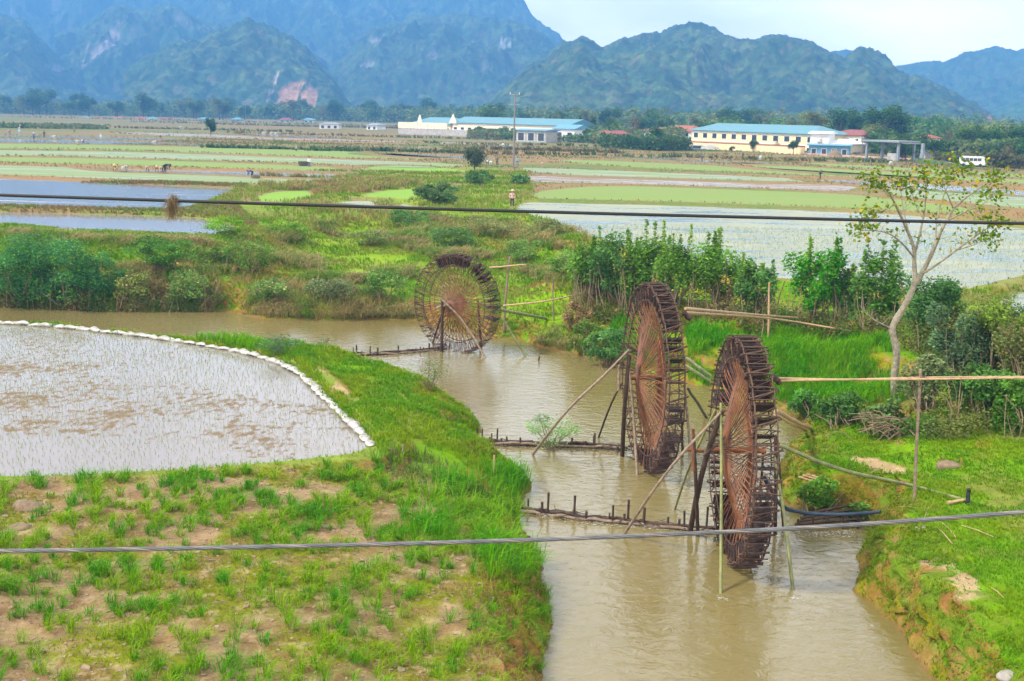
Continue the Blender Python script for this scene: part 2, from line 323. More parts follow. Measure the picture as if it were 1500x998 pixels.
RR+=[1600,1800,2200,3000,4500,7000];RR=np.array(RR)
RG,AG=np.meshgrid(RR,AZ,indexing='ij');XG=RG*np.sin(AG);YG=RG*np.cos(AG);ZG=height(XG,YG)
LR=np.log(RR)
def look(A,X,Y):
    a=np.arctan2(X,Y);r=np.log(np.hypot(X,Y)+1e-6);ci=np.clip((a-AZ[0])/(AZ[NC-1]-AZ[0])*(NC-1),0,NC-1.001);ri=np.clip(np.interp(r,LR,np.arange(len(LR))),0,len(LR)-1.001)
    c=ci.astype(int);q=ri.astype(int);fc=ci-c;fr=ri-q
    return (A[q,c]*(1-fc)+A[q,c+1]*fc)*(1-fr)+(A[q+1,c]*(1-fc)+A[q+1,c+1]*fc)*fr
def zat(x,y): return float(look(ZG,np.array([x]),np.array([y]))[0])
def onground(px,py):
    """march the pixel's ray to the terrain"""
    d=ray(px,py);d=d/np.linalg.norm(d)
    t=np.concatenate([np.arange(12,150,.04),np.geomspace(150,3000,6000)]);X=d[0]*t;Y=d[1]*t;Z=CZ+d[2]*t
    k=np.argmax(Z<look(ZG,X,Y)) if (Z<look(ZG,X,Y)).any() else len(t)-1
    return np.array([X[k],Y[k],look(ZG,X[k:k+1],Y[k:k+1])[0]])
PX,PY=proj(XG,YG,ZG)
WPX=PX+(fbm(XG/1.5,YG/1.5,3,61)-.5)*30;WPY=PY+(fbm(XG/1.5,YG/1.5,3,67)-.5)*16
def zone(poly,soft=False): return inside(chaikin(poly,1),WPX,WPY)
# ---- ground colours
N1=fbm(XG/2.3,YG/2.3,4,71);N2=fbm(XG/.6,YG/.6,3,73);N3=fbm(XG/30,YG/8,4,77);NF=fbm(XG/.25,YG/.25,2,79)
def cmix(a,b,t): return a+(np.asarray(b,float)-a)*np.clip(t,0,1)[...,None]
C=np.zeros(XG.shape+(3,))+np.array([.13,.24,.025])
C=cmix(C,(.2,.19,.06),sst(.45,.62,N1)*.7)
far=sst(95,125,RG)
pl=cmix(np.zeros(C.shape)+np.array([.21,.165,.09]),(.13,.16,.05),sst(.47,.56,fbm(XG/45,YG/7,4,77)));pl=cmix(pl,(.27,.17,.09),sst(.55,.7,fbm(XG/60,YG/12,3,81))*.8)
C=cmix(C,pl,far)
C=cmix(C,(.20,.26,.045),(zone([(480,250),(760,240),(780,300),(870,345),(600,345),(480,330)]))*sst(.35,.5,N1)*.9)
NL=[(-200,702),(0,702),(200,696),(480,674),(570,668),(640,690),(700,720),(750,760),(790,820),(815,900),(820,1100),(-200,1100)]
znl=inside(np.array(NL,float),WPX,WPY)
soil=cmix(np.zeros(C.shape)+np.array([.27,.19,.115]),(.17,.18,.03),sst(.40,.56,fbm(XG/1.6,YG/1.6,4,83)));soil=cmix(soil,(.22,.14,.075),sst(.45,.65,N2)*.75);soil=cmix(soil,(.38,.29,.18),sst(.62,.72,NF)*.6)
C=np.where(znl[...,None],soil,C)
for p in([(1340,825),(1380,822),(1420,845),(1475,885),(1450,898),(1400,870),(1345,840)],[(1235,668),(1290,672),(1330,690),(1290,695)],[(455,535),(485,545),(520,575),(500,580)],[(1255,985),(1290,1000),(1330,1010),(1250,1010)]):
    C=cmix(C,(.40,.29,.18),zone(p)*sst(.3,.5,N2))
C=cmix(C,(.42,.28,.14),zone([(240,380),(290,375),(300,405),(250,410)])*1.);C=cmix(C,(.42,.26,.12),zone([(860,450),(900,440),(960,470),(1300,490),(1340,520),(1180,510),(900,475)])*sst(.42,.6,N1)*.8)
# steep banks show earth and moss
gz=np.gradient(ZG,axis=0)/np.gradient(RG,axis=0);gs=np.abs(np.gradient(ZG,axis=1)/np.maximum(.02,np.gradient(XG*np.cos(AG)-YG*np.sin(AG),axis=1)))
sl=np.hypot(gz,np.minimum(gs,3));C=cmix(C,np.where((N2>.5)[...,None],np.array([.22,.19,.03]),np.array([.28,.17,.08])),sst(.7,1.2,sl)*(RG<90)*.85)
DS=sdf(RIVs,XG,YG,8);C=cmix(C,(.16,.10,.05),sst(.12,-.02,ZG)*(RG<120))
# bunds: bare or grassy
for t,z,P in FW:
    sc=min(4.,max(1.,np.hypot(*P.mean(0))/70));d=sdf(P,XG,YG,4*sc)
    C=cmix(C,((.2,.19,.07) if t=='right' else (.23,.16,.085)) if t!='near' else (.2,.24,.06),((d<1.0*sc)&(d>-1))*sst(.6,.4,N1)*.9)
C=cmix(C,(.19,.33,.04),zone([(740,425),(850,420),(850,505),(740,500)])*.8);C=cmix(C,(.2,.29,.045),zone([(410,335),(560,340),(600,380),(590,410),(410,415)])*.75)
BK=sst(-.1,.4,DS)*sst(2.6,1.2,DS)*sst(0,.15,ZG)*(RG<70);QX=XG+ZG*1.9;QY=YG-ZG*1.3
C=cmix(C,np.where((fbm(QX/.35,QY/.35,3,97)>.52)[...,None],np.array([.16,.13,.03]),np.array([.24,.135,.06])),BK*sst(.6,1.,sl)*sst(.3,.5,fbm(QX/.9,QY/.9,3,98)))
C=cmix(C,(.12,.18,.03),BK*sst(.6,.7,fbm(QX/.6,QY/.6,3,99)))
XD=XG+(fbm(QX/.5,(QY+9)/.5,3,101)-.5)*.9*BK;YD=YG+(fbm((QX+7)/.5,QY/.5,3,103)-.5)*.9*BK
tm=MB();tm.add(np.stack([XD,YD,ZG],-1).reshape(-1,3),grid_faces(len(RR),len(AZ),True),C.reshape(-1,3))
tm.obj('ground',GROUND,smooth=True,kind='structure')
# ---- water and fields
def sheet(name,P,z,mat): 
    V=np.hstack([P,np.full((len(P),1),z)]);return MB().add(V,[list(range(len(V)))]).obj(name,mat,kind='structure')
rv=MB();gx=np.arange(-70,40,1.);gy=np.arange(-40,95,1.);gX,gY=np.meshgrid(gx,gy);rv.add(np.stack([gX,gY,gX*0],-1).reshape(-1,3),grid_faces(len(gy),len(gx)))
rv.obj('river_water',RIVER,kind='structure',smooth=True)
FN={'near':'paddy_water','pond':'pond_water','right':'paddy_water','green':'rice_field','pale':'rice_field','bright':'rice_field','water':'flooded_field','mud':'mud_field'}
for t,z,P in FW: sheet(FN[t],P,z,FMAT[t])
# ------------------------------------------------------------------ mountains (terrain far behind the plain)
def mount_mat():
    m,nt,b=newmat('hill_forest');c=attr(nt);f=noise(nt,.03,8,.7);f2=noise(nt,.12,6,.7)
    v=mix(nt,1.,c,ramp(nt,f,[(.3,(.6,.62,.6)),(.7,(1.4,1.35,1.3))]),'MULTIPLY');v=mix(nt,1.,v,ramp(nt,f2,[(.3,(.65,.65,.65)),(.7,(1.35,1.35,1.35))]),'MULTIPLY')
    nt.links.new(v,b.inputs['Base Color']);b.inputs['Roughness'].default_value=1;b.inputs['Specular IOR Level'].default_value=.05;bump(nt,b,f2,.9,3.);return m
HILLM=mount_mat()
def mountain(ridge,Yr,Yb,seed,name='mountain',amp=1.,pw=.9,canopy=9.,rocks=(),tint=(.045,.085,.03),step=1.6):
    """ridge: skyline in photo px, standing at depth Yr; its foot at depth Yb"""
    Yr*=1.35;Yb*=1.35;canopy*=1.15;rd=np.array(ridge,float);px=np.arange(rd[0,0],rd[-1,0],step)
    py=np.interp(px,rd[:,0],rd[:,1]);k=np.hanning(9);k/=k.sum();py=np.convolve(np.pad(py,4,'edge'),k,'valid')
    py=py+(fbm(px/14,px*0,3,seed)-.5)*9
    top=np.array([At(a,b,Yr) for a,b in zip(px,py)]);tan=top[:,0]/Yr
    v=np.concatenate([np.linspace(0,1,190)**.9,np.linspace(1.03,1.3,10)]);Vv,Tt=np.meshgrid(v,tan,indexing='ij')
    Y=Yb+(Yr-Yb)*Vv;X=Y*Tt;zr=top[None,:,2]
    wob=(fbm(X/180,Y/260,4,seed+3)-.5)
    pr=np.where(Vv<=1,np.clip(Vv+wob*.5*np.sin(np.pi*np.clip(Vv,0,1)),0,1)**pw,1-(Vv-1)*2)
    Z=3+(zr-3)*pr
    g=np.sin(np.pi*np.clip(Vv,0,1))**.7
    rid=1-np.abs(2*fbm(X/110,Y/150,5,seed+5)-1)
    Z=Z+g*(rid-.6)*100*amp*np.clip((zr-3)/150,.2,1.2)
    Z=np.minimum(Z,zr*Y/Yr*1.0+8*(1-g)+CZ*(1-Y/Yr)) if True else Z
    wd,wid=worley(X/canopy,(Y+Z*.8)/canopy,seed);wd2,wi2=worley(X/(canopy*.45),(Y+Z*.8)/(canopy*.45),seed+1)
    cb=(.9-wd)*canopy*.55+(.7-wd2)*canopy*.2
    gy=np.gradient(Z,axis=0)/np.maximum(np.gradient(Y,axis=0),.1)
    qx,qy=proj(X,Y,Z)
    rock=sst(1.1,1.9,gy)*sst(.6,.75,fbm(X/50,(Z)/60,4,seed+7))
    col=np.zeros(X.shape+(3,))+np.array(tint);col=cmix(col,(.085,.12,.035),sst(.4,.65,fbm(X/70,Y/60+Z/50,4,seed+9))*.8)
    col=col*(.6+.9*wid[...,None]);col=cmix(col,(.12,.105,.07),(wid>.93)*.6);col=cmix(col,(.20,.12,.05),(wi2>.96)*.5)
    col=cmix(col,(.2,.19,.18),rock*.9)
    rk=rock
    for P,cc in rocks:
        d=sdf(chaikin(P,1),qx+(fbm(X/14,Z/30,3,seed)-.5)*26,qy+(fbm(X/20,Z/20,3,seed+2)-.5)*16,30)
        q=sst(2,-2,d)*sst(.30,.42,fbm(X/9,Z/34,4,seed+4));col=cmix(col,cc,q);rk=np.maximum(rk,q)
    Z=Z+cb*(1-rk)*sst(0,.03,Vv)
    mb=MB();mb.add(np.stack([X,Y,Z],-1).reshape(-1,3),grid_faces(len(v),len(px)),col.reshape(-1,3))
    mb.obj(name,HILLM,smooth=True,kind='structure')
W1=(.26,.25,.24);OR=(.42,.23,.12)
mountain([(-260,-40),(-100,-35),(100,-45),(300,-35),(520,-40),(700,-25),(745,-12),(765,2),(778,25),(790,36),(815,50),(829,64),(850,90)],2500,1900,5,amp=1.2,canopy=14,rocks=[([(10,28),(28,0),(36,0),(20,30)],W1),([(480,8),(495,15),(485,25)],W1)],tint=(.05,.09,.035))
mountain([(-260,40),(-100,20),(0,28),(30,33),(60,60),(90,95),(130,130),(170,150)],1750,1350,15,canopy=11,rocks=[([(60,95),(90,92),(95,108),(70,105)],W1)])
mountain([(80,60),(130,40),(170,12),(210,22),(250,10),(290,35),(330,42),(380,45),(430,65),(480,95)],2000,1500,25,canopy=12,rocks=[([(105,100),(125,75),(165,45),(185,33),(178,55),(140,85),(112,108)],(.30,.25,.23))],amp=1.4)
mountain([(180,110),(250,72),(300,60),(340,42),(365,37),(395,43),(430,58),(465,88),(490,118),(515,160),(530,175)],1380,1100,35,canopy=10,amp=.9,pw=.75,rocks=[([(398,160),(410,135),(440,122),(462,128),(470,150),(462,163),(430,165)],OR),([(385,158),(400,112),(406,110),(398,150)],(.62,.5,.42)),([(368,155),(379,122),(382,122),(373,150)],W1)])
mountain([(430,150),(500,92),(525,62),(545,47),(580,38),(610,27),(650,24),(690,30),(730,34),(770,42),(800,58),(812,72),(830,110),(850,160)],1900,1400,45,canopy=11,pw=.8,rocks=[([(732,60),(745,58),(748,78),(735,75)],(.32,.32,.32)),([(684,62),(695,60),(694,72)],(.32,.32,.32)),([(625,80),(640,78),(638,88)],W1),([(535,60),(560,55),(548,70)],W1),([(520,95),(550,85),(545,98),(525,104)],W1)])
mountain([(690,172),(720,150),(750,118),(775,98),(800,88),(825,68),(850,60),(868,66),(882,78),(900,66),(925,58),(945,54),(968,58),(985,48),(1015,40),(1040,44),(1060,58),(1090,70),(1120,64),(1150,62),(1180,68),(1215,88),(1235,92),(1255,78),(1275,76),(1292,86),(1310,104),(1330,114),(1365,124),(1400,140),(1430,158),(1460,178)],1280,880,55,canopy=9,pw=.8,amp=.8,rocks=[([(1442,172),(1450,165),(1466,172),(1462,184),(1448,182)],(.5,.16,.13))])
mountain([(1195,130),(1215,84),(1232,74),(1250,80),(1270,120)],2300,2000,65,canopy=12)
mountain([(1280,120),(1308,100),(1345,92),(1380,96),(1415,80),(1450,72),(1490,76),(1560,70),(1750,60)],2300,1700,75,name='mountain',canopy=10,pw=1.1,amp=.6,tint=(.06,.12,.035))
mountain([(1390,195),(1440,168),(1490,152),(1560,140),(1750,120)],1700,1300,85,name='hill',canopy=8,amp=.4,pw=1.1,tint=(.07,.15,.04))
# ------------------------------------------------------------------ water wheels
RXP=lambda a:np.array([[1,0,0],[0,math.cos(a),-math.sin(a)],[0,math.sin(a),math.cos(a)]])
def wheel(c,Rr,w,yaw,label,nr=50,seed=1,th=1.,pads=None):
    rd=random.Random(seed);t=empty('waterwheel',c,label,'water wheel','bamboo water wheels in the stream',yaw)
    MB().tube([(-w*.5-.62,0,0),(-.2,0,.01),(w*.5+.42,0,0)],[.07,.085,.07],10).obj('axle',SPK,t,True)
    for s in(-1,1):
        a=np.linspace(0,2*math.pi,97)[:-1];wb=np.array([rd.uniform(-.02,.02) for _ in a])
        mb=MB()
        for rr,k in((Rr,.017*th),(Rr-.06,.013*th)): mb.tube(np.stack([s*w/2+wb*.7,(rr+wb)*np.sin(a),(rr+wb)*np.cos(a)],1),k,6,closed=True)
        mb.obj('rim',RUNG,t,True)
        mb=MB();rr=Rr-.55
        mb.tube(np.stack([s*w/2*.85+wb*.5,(rr+wb)*np.sin(a),(rr+wb)*np.cos(a)],1),.02,5,closed=True);mb.obj('inner_hoop',RUNG,t,True)
    mb=MB();rr=Rr*.55;mb.tube(np.stack([-w*.1+wb,(rr+wb)*np.sin(a),(rr+wb)*np.cos(a)],1),.018,5,closed=True);mb.obj('inner_hoop',SPK,t,True)
    # spokes: two crossing families from the near hub end, one from the far hub end
    def spoke(sgn,skew,j,xs,xe):
        n=9;P=[]
        for i in range(n):
            u=i/(n-1);r=.09+(Rr-.09)*u;th=skew*(u**.6);x=xs*(1-u)**1.7+xe*(1-(1-u)**1.7);x-=sgn*.10*math.sin(math.pi*min(1,u*1.25)) if u<.8 else 0
            P.append((x,r*math.sin(th),r*math.cos(th)))
        return P
    ms=[]
    for v in range(6):
        sk=(.34 if v%2 else -.34)+rd.uniform(-.03,.03)
        mb=MB();mb.tube(spoke(1,sk,v,-w*.5-.28,w*.42),[.0135]*6+[.012]*3,5,caps=False);ms.append(mb.mesh('spoke',SPK if v<5 else RUNG,True))
    N=98
    for i in range(N):
        o=bpy.data.objects.new('spoke',ms[rd.choice((0,2,4)) if i%2 else rd.choice((1,3,5))]);o.rotation_euler=(2*math.pi*i/N+rd.uniform(-.012,.012),0,0);put(o,t)
    mb=MB()
    for i in range(80):
        P=np.array(spoke(-1,(.3 if i%2 else -.3)+rd.uniform(-.03,.03),i,w*.5+.1,-w*.4))
        mb.tube(P@RXP(2*math.pi*i/80+rd.uniform(-.02,.02)).T,.014,4,caps=False)
    mb.obj('spoke',SPK,t,True,kind='stuff')
    rm=[]
    for v in range(5):
        e1,e2=rd.uniform(.03,.09),rd.uniform(.04,.13);mb=MB()
        mb.tube([(-w/2-e1,0,Rr+.03),(0,rd.uniform(-.02,.02),Rr+.03),(w/2+e2,rd.uniform(-.05,.05),Rr+.03)],[.017*th,.02*th,.016*th],6)
        if v%2: mb.tube([(-w/2-.03,.05,Rr-.1),(w/2+e2*.7,.08,Rr-.1)],.018,5)
        mb.tube([(-w/2,0,Rr),(w/2,.25,Rr-.02)],.012,4);mb.tube([(w/2*.9,0,Rr),(w/2*.85,.02,Rr-.6)],.014,4);mb.tube([(-w/2*.9,0,Rr),(-w/2*.85,.02,Rr-.6)],.014,4)
        rm.append(mb.mesh('rung',RUNG,True))
    pm=[]
    for v in range(4):
        mb=MB();q=np.random.default_rng(seed*10+v)
        for j in range(9):
            z=Rr-.04-j*.052;e=q.uniform(-.05,.09,2)
            mb.box(((e[0]-e[1])/4,q.uniform(-.02,.02),z),(w*.97+(e[0]+e[1])/2,.022,.05))
        for x in(-.25,0.05,.3): mb.box((x*w,.025,Rr-.3),(.03,.02,.6))
        pm.append(mb.mesh('paddle',MAT))
    for i in range(nr):
        a=2*math.pi*i/nr
        o=bpy.data.objects.new('rung',rm[rd.randrange(5)]);o.rotation_euler=(a+rd.uniform(-.012,.012),0,0);put(o,t)
        d=math.degrees(a)%360
        if pads is None and (rd.random()<.75 or d<70) or pads and pads(d,i):
            o=bpy.data.objects.new('paddle',pm[rd.randrange(4)]);o.rotation_euler=(a+.04+rd.uniform(-.03,.03),0,0);put(o,t)
    tb=MB();tb.tube([(-w/2-.1,-.10,Rr-.06),(w/2+.12,.12,Rr-.02)],.03*th,7)
    tbm=tb.mesh('water_tube',RUNG,True)
    for i in range(0,nr,2):
        o=bpy.data.objects.new('water_tube',tbm);o.rotation_euler=(2*math.pi*(i+.5)/nr,0,0);put(o,t)
    return t
def wpos(bx,by,tx,ty):
    Y=G(bx,by,-.1)[1];b=At(bx,by,Y);tp=At(tx,ty,Y);return Y,(b+tp)/2,(tp[2]-b[2])/2
Y1,c1,R1=wpos(1080,818,1089,496);Y2,c2,R2=wpos(950,686,959,417);Y3,c3,R3=wpos(668,516,670,373)
wheel(c1,R1,.52,R(1),'nearest tall water wheel of dark cane with red brown spokes, beside the green bank',seed=1)
wheel(c2,R2,.5,R(8),'middle tall water wheel with rust brown spokes, leaning bamboo troughs at its top right',seed=2,pads=lambda d,i:(d<80 or d>320) or i%3!=0 and not(200<d<320))
wheel(c3,R3,.6,R(56),'farthest water wheel seen almost face on, standing by the grassy field across the stream',seed=3,th=.75,pads=lambda d,i:(d<105 or d>330) and i%5!=3)
def poles(name,label,cat,L,group=None,part='post',loc=None):
    """L: (points, radius, material, part name)"""
    P0=np.mean([np.array(p[0]).mean(0) for p in L],0) if loc is None else np.array(loc);t=empty(name,P0,label,cat,group)
    for P,r,m,pn in L:
        P=chaikin(np.array(P,float),2,False) if len(P)>2 else np.array(P,float)
        n=max(6,len(P));
        if len(P)==2: u=np.linspace(0,1,8)[:,None];P=P[0]*(1-u)+P[1]*u;P[1:-1]+=rng.normal(0,.012,(6,3))
        P=P-P0;rr=r*np.linspace(1.1,.85,len(P))*(1+.08*(np.arange(len(P))%3==1))
        MB().tube(P,rr,8).obj(pn,m,t,True)
    return t
def ft(px,py,z=0.,dz=-.5): 
    p=G(px,py,z);p[2]+=dz;return p
F=ft
cy=Y1;HOSEM=plain('hose_rubber',(.03,.055,.09),.45,.3,8)
poles('wheel_stand','pole trestle carrying the nearest water wheel, with a long tan pole slanting to the left','wheel stand',[
 ([F(1008,775),At(1030,680,cy-.5),At(1058,602,cy-.55)],.075,WOOD,'post'),([F(903,777),At(975,690,cy-.8),At(1056,604,cy-.6)],.04,GREYW,'brace'),
 ([F(1057,876),At(1057,700,cy-1.),At(1056,590,cy-.5)],.04,BAMG,'brace'),([F(1168,876),At(1150,760,cy-.8),At(1134,668,cy)],.045,BAMG,'brace'),
 ([F(986,735),At(1010,680,cy+.5),At(1048,600,cy+.1)],.035,BAMG,'brace'),([F(1024,775),At(1020,720,cy-.2),At(1016,640,cy-.2)],.05,WOOD,'post'),
 ([At(1016,690,cy-.2),At(1015,628,cy-.2)],.045,SPK,'post'),([F(1136,778,0,-.3),At(1137,700,cy+.1),At(1136,638,cy+.1)],.05,WOOD,'post'),([F(1150,770,0,-.3),At(1142,700,cy+.5),At(1138,640,cy+.4)],.045,WOOD,'post'),
 ([At(1005,658,cy-.05),At(1032,661,cy-.05)],.05,SPK,'crossbar'),([At(1030,668,cy-.5),At(1052,650,cy-.6),At(1062,640,cy-.6)],.03,WOOD,'crossbar'),([F(1110,775,0,-.3),At(1118,660,cy+.9)],.04,WOOD,'post')])
cy=Y2
poles('wheel_stand','pole trestle of the middle water wheel, its crooked tan pole reaching the twiggy weir','wheel stand',[
 ([F(912,664),At(914,600,cy-.4),At(922,520,cy-.4)],.07,WOOD,'post'),([F(770,660),At(830,600,cy-1),At(880,555,cy-.7),At(922,512,cy-.4)],.045,GREYW,'brace'),
 ([F(874,632),At(895,590,cy),At(912,560,cy)],.035,WOOD,'brace'),([F(936,700),At(930,640,cy-.5),At(927,590,cy-.45),At(921,538,cy-.4)],.045,GREYW,'brace'),
 ([At(906,572,cy-.3),At(907,535,cy-.3)],.05,GREYW,'post'),([F(1013,690),At(1010,640,cy+.2),At(1002,560,cy+.2)],.045,GREYW,'post'),([F(1000,668,0,-.3),At(998,600,cy+.3)],.045,WOOD,'post'),
 ([At(1004,524,cy+.4),At(1042,552,cy-1.5)],.055,BAMG,'crossbar'),([At(1004,536,cy+.4),At(1042,560,cy-1.5)],.05,BAMG,'crossbar'),([F(1035,608,0,-.1),At(1008,570,cy+.3)],.05,BLACK,'crossbar')])
cy=Y3
poles('wheel_stand','thin pole trestle carrying the farthest water wheel, its green brace reaching right into the stream','wheel stand',[
 ([F(647,515),At(648,438,cy-.9)],.075,WOOD,'post'),([F(720,525),At(680,470,cy-1.1),At(646,438,cy-.95)],.05,GREYW,'brace'),([F(782,525),At(738,470,cy+.3)],.055,BAMG,'brace'),
 ([F(706,508),At(700,440,cy+.9)],.06,WOOD,'post'),([At(640,452,cy-.7),At(655,446,cy-.9)],.07,GREYW,'crossbar'),([F(630,500),At(652,448,cy-.8)],.05,WOOD,'brace'),([F(788,526,0,-.3),G(790,522,.25)],.04,WOOD,'post')])
def GP(px,py,dz=0.):
    p=onground(px,py);p[2]+=dz;return p
# bamboo aqueducts and their posts
yA=At(1005,462,Y2+.3)
q=GP(1126,505);poles('bamboo_trough','pair of long tan bamboo troughs at the middle wheel, crossing over a bamboo post','trough',[
 ([At(1004,452,Y2+.3),At(1126,463,q[1]-.1),At(1252,471,q[1]+1.5)],.045,BAMT,'trough'),([At(1006,458,Y2+.3),At(1126,465,q[1]-.12),At(1251,486,q[1]-1.)],.045,BAMT,'trough'),
 ([At(1000,458,Y2+.2),At(1012,468,Y2+.2)],.09,WOOD,'spout')],loc=yA)
poles('bamboo_post','upright tan bamboo post holding the middle wheel troughs','post',[([q-np.array([0,0,.3]),At(1127,414,q[1])],.05,BAMT,'pole'),([q+np.array([-.25,.2,-.2]),At(1118,470,q[1]+.2)],.03,GREYW,'prop')],loc=q)
q=GP(1340,738);poles('bamboo_trough','long pair of tan bamboo troughs running right from the nearest wheel to the edge','trough',[
 ([At(1136,554,Y1+.1),At(1240,557,(Y1+q[1])/2),At(1348,553,q[1]),At(1520,552,q[1]+1),At(1700,556,q[1]+2)],.028,BAMT,'trough'),
 ([At(1136,558,Y1+.1),At(1240,556,(Y1+q[1])/2-.1),At(1348,556,q[1]-.1),At(1520,553,q[1]+.6),At(1700,560,q[1]+1.5)],.028,BAMT,'trough'),
 ([At(1132,552,Y1+.1),At(1142,562,Y1+.1)],.08,WOOD,'spout')],loc=At(1136,554,Y1))
poles('wooden_post','grey brown post under the nearest wheel trough with a forked top','post',[([q-np.array([0,0,.3]),At(1343,640,q[1]),At(1349,541,q[1])],.045,GREYW,'pole'),([At(1345,566,q[1]-.05),At(1356,550,q[1]-.05)],.015,WOOD,'peg')],loc=q)
poles('bamboo_pipe','long green bamboo pipe sloping down from the nearest wheel onto the lawn','bamboo pipe',[([At(1137,650,Y1+.4),At(1230,690,Y1+.6),GP(1330,718,.18),GP(1422,738,.04)],.05,BAMG,'pipe')])
poles('pipe_stub','short dark upright pipe at the end of the bamboo pipe','pipe',[([GP(1417,738,-.1),GP(1417,738,.42)],.06,BLACK,'pipe')])
poles('bamboo_offcut','short tan bamboo offcut lying by the dark pipe stub','bamboo offcut',[([GP(1388,740,.05),GP(1411,736,.06)],.05,BAMT,'piece')])
poles('bamboo_bundle','pair of pale bamboo poles lying in the small inlet behind the nearest wheel','bamboo poles',[([At(1136,602,Y1+3),G(1195,632,.1)],.06,BAMT,'pole'),([At(1136,608,Y1+3),G(1185,634,.05)],.055,BAMT,'pole')])
poles('water_hose','thick black hose sagging from the nearest wheel to the bank','hose',[([At(1120,700,Y1+.6),At(1140,742,Y1+1.2),G(1175,752,.5),G(1230,755,.7),G(1290,750,1.05)],.055,HOSEM,'hose')])
# far wheel field posts
q=GP(738,490);poles('rail_post','crooked bamboo post with two rails beside the farthest wheel','post',[([q-np.array([0,0,.3]),At(740,440,q[1]),At(747,376,q[1])],.055,GREYW,'post'),([At(717,392,q[1]),At(770,388,q[1]-.3)],.04,BAMT,'rail'),
 ([At(737,448,q[1]),At(800,442,q[1]-1),At(852,430,q[1]+1)],.04,BAMT,'rail')],loc=q)
poles('bamboo_pipe','dark green bamboo pipe lying from the farthest wheel onto the grass','bamboo pipe',[([At(700,444,Y3+1),At(740,456,Y3+.8),GP(800,470,.1)],.08,BAMG,'pipe')])
q=GP(812,470);poles('wooden_post','thin leaning stake in the grass field right of the farthest wheel','stake',[([q-np.array([0,0,.2]),At(809,408,q[1])],.035,GREYW,'pole')],loc=q)
# weirs
def weir(label,px,n,seed,h=.3,zz=.05):
    rd=random.Random(seed);P=np.array([G(x,y,0) for x,y in px]);P=chaikin(P,2,False);t=empty('weir',P[len(P)//2],label,'weir');o=P[len(P)//2]
    for k in range(3):
        Q=P+np.array([0,(k-1)*.1,zz+.05*(k%2)]);Q[:,2]+=[rd.uniform(-.04,.04) for _ in Q];MB().tube(Q-o,.05*np.linspace(1.2,.8,len(Q)),7).obj('log',WOOD if k else GREYW,t,True)
    L=np.linspace(0,len(P)-1.01,n)
    for i in L:
        i=min(len(P)-1.01,max(0,i+rd.uniform(-1.3,1.3)));a=P[int(i)]*(1-i%1)+P[int(i)+1]*(i%1);hh=h*rd.choice((.25,.4,.6,.8,1.1,1.4));r=rd.uniform(.025,.045)
        a=a+np.array([0,rd.uniform(-.15,.1),0]);MB().tube([a-o+(0,0,-.5),a-o+(rd.uniform(-.06,.06),rd.uniform(-.05,.05),hh)],r,6).obj('stake',WOOD,t,True)
    mb=MB()
    for i in range(160):
        s=rd.uniform(0,len(P)-1.01);a=P[int(s)]*(1-s%1)+P[int(s)+1]*(s%1)-o+np.array([rd.gauss(0,.12),rd.gauss(0,.1),rd.uniform(.0,.14)])
        d=np.array([rd.gauss(0,.22),rd.gauss(0,.12),rd.gauss(0,.04)]);mb.tube([a-d,a+(0,0,rd.uniform(0,.05)),a+d],rd.uniform(.006,.016),4,caps=False)
    mb.obj('driftwood',WOOD,t,kind='stuff');return t
weir('lowest log weir with upright stakes, from the left bank to the nearest wheel',[(752,748),(800,754),(860,762),(930,768),(1000,776),(1060,780),(1110,778)],26,3,.5)
weir('middle weir of sticks and debris ending at the middle wheel',[(700,650),(740,652),(800,654),(860,655),(915,660)],26,4,.4,.08)
weir('farthest low weir of dark stakes left of the farthest wheel',[(448,520),(500,521),(560,520),(610,516),(650,512)],18,5,.35)
o=G(1210,772,0);t=empty('plank_weir',o,'low dark plank dam at the right bank below the black hose','dam')
for k in range(5):
    a=G(1160+k*4,776-k*1.5,0)+(0,0,.05+k*.07)-o;b=G(1262,772-k*3.6,0)+(0,0,.08+k*.09)-o;MB().tube([a,(a+b)/2+(0,0,.02),b],.045,4).obj('plank',WOOD,t)
for k in range(5): a=G(1168+k*22,775,0)-o;MB().tube([a-(0,0,.3),a+(0,0,.3+k*.06)],.03,6).obj('stake',WOOD,t,True)
# stakes on the left bank
for px,py,py2,lab in((723,702,665,'tall thin tan stake in the grass at the left bank'),(590,672,650,'grey stub stake at the corner of the sandbag dike'),(652,694,678,'short split stub stake among the grass below the dike'),(574,668,657,'smallest stub stake next to the last sandbag')):
    q=GP(px,py);MB().tube([(0,0,-.2),(.01,0,(py-py2)/FP*q[1])],[.035,.028],7).obj('stake',BAMT if py2==665 else GREYW,None,True,label=lab,cat='stake',group='stakes on the left bank').location=q
# sandbags
dk=chaikin(np.array([G(x,y,1.2) for x,y in [(-30,472),(0,473),(60,476),(130,483),(230,495),(330,510),(400,527),(438,546),(468,574),(498,604),(528,634),(552,659)]]),3,False)
seg=np.linalg.norm(np.diff(dk,axis=0),axis=1);cum=np.concatenate([[0],np.cumsum(seg)])
bm=[]
for v in range(4):
    u,vv=np.meshgrid(np.linspace(0,1,13),np.arange(14)*2*math.pi/14,indexing='ij');s=np.sin(u*math.pi)**.45
    q=.155*s*(1+.12*(fbm(u*4+v*9,np.sin(vv)*2+5,3,v)-.5));X=(u-.5)*.82;Yv=q*1.25*np.cos(vv);Zv=q*.8*np.sin(vv)+.03*np.cos(u*9+v)
    bm.append(MB().add(np.stack([X,Yv,Zv],-1).reshape(-1,3),grid_faces(13,14,True)).mesh('sandbag',WHITEB,True))
pos=0;i=0
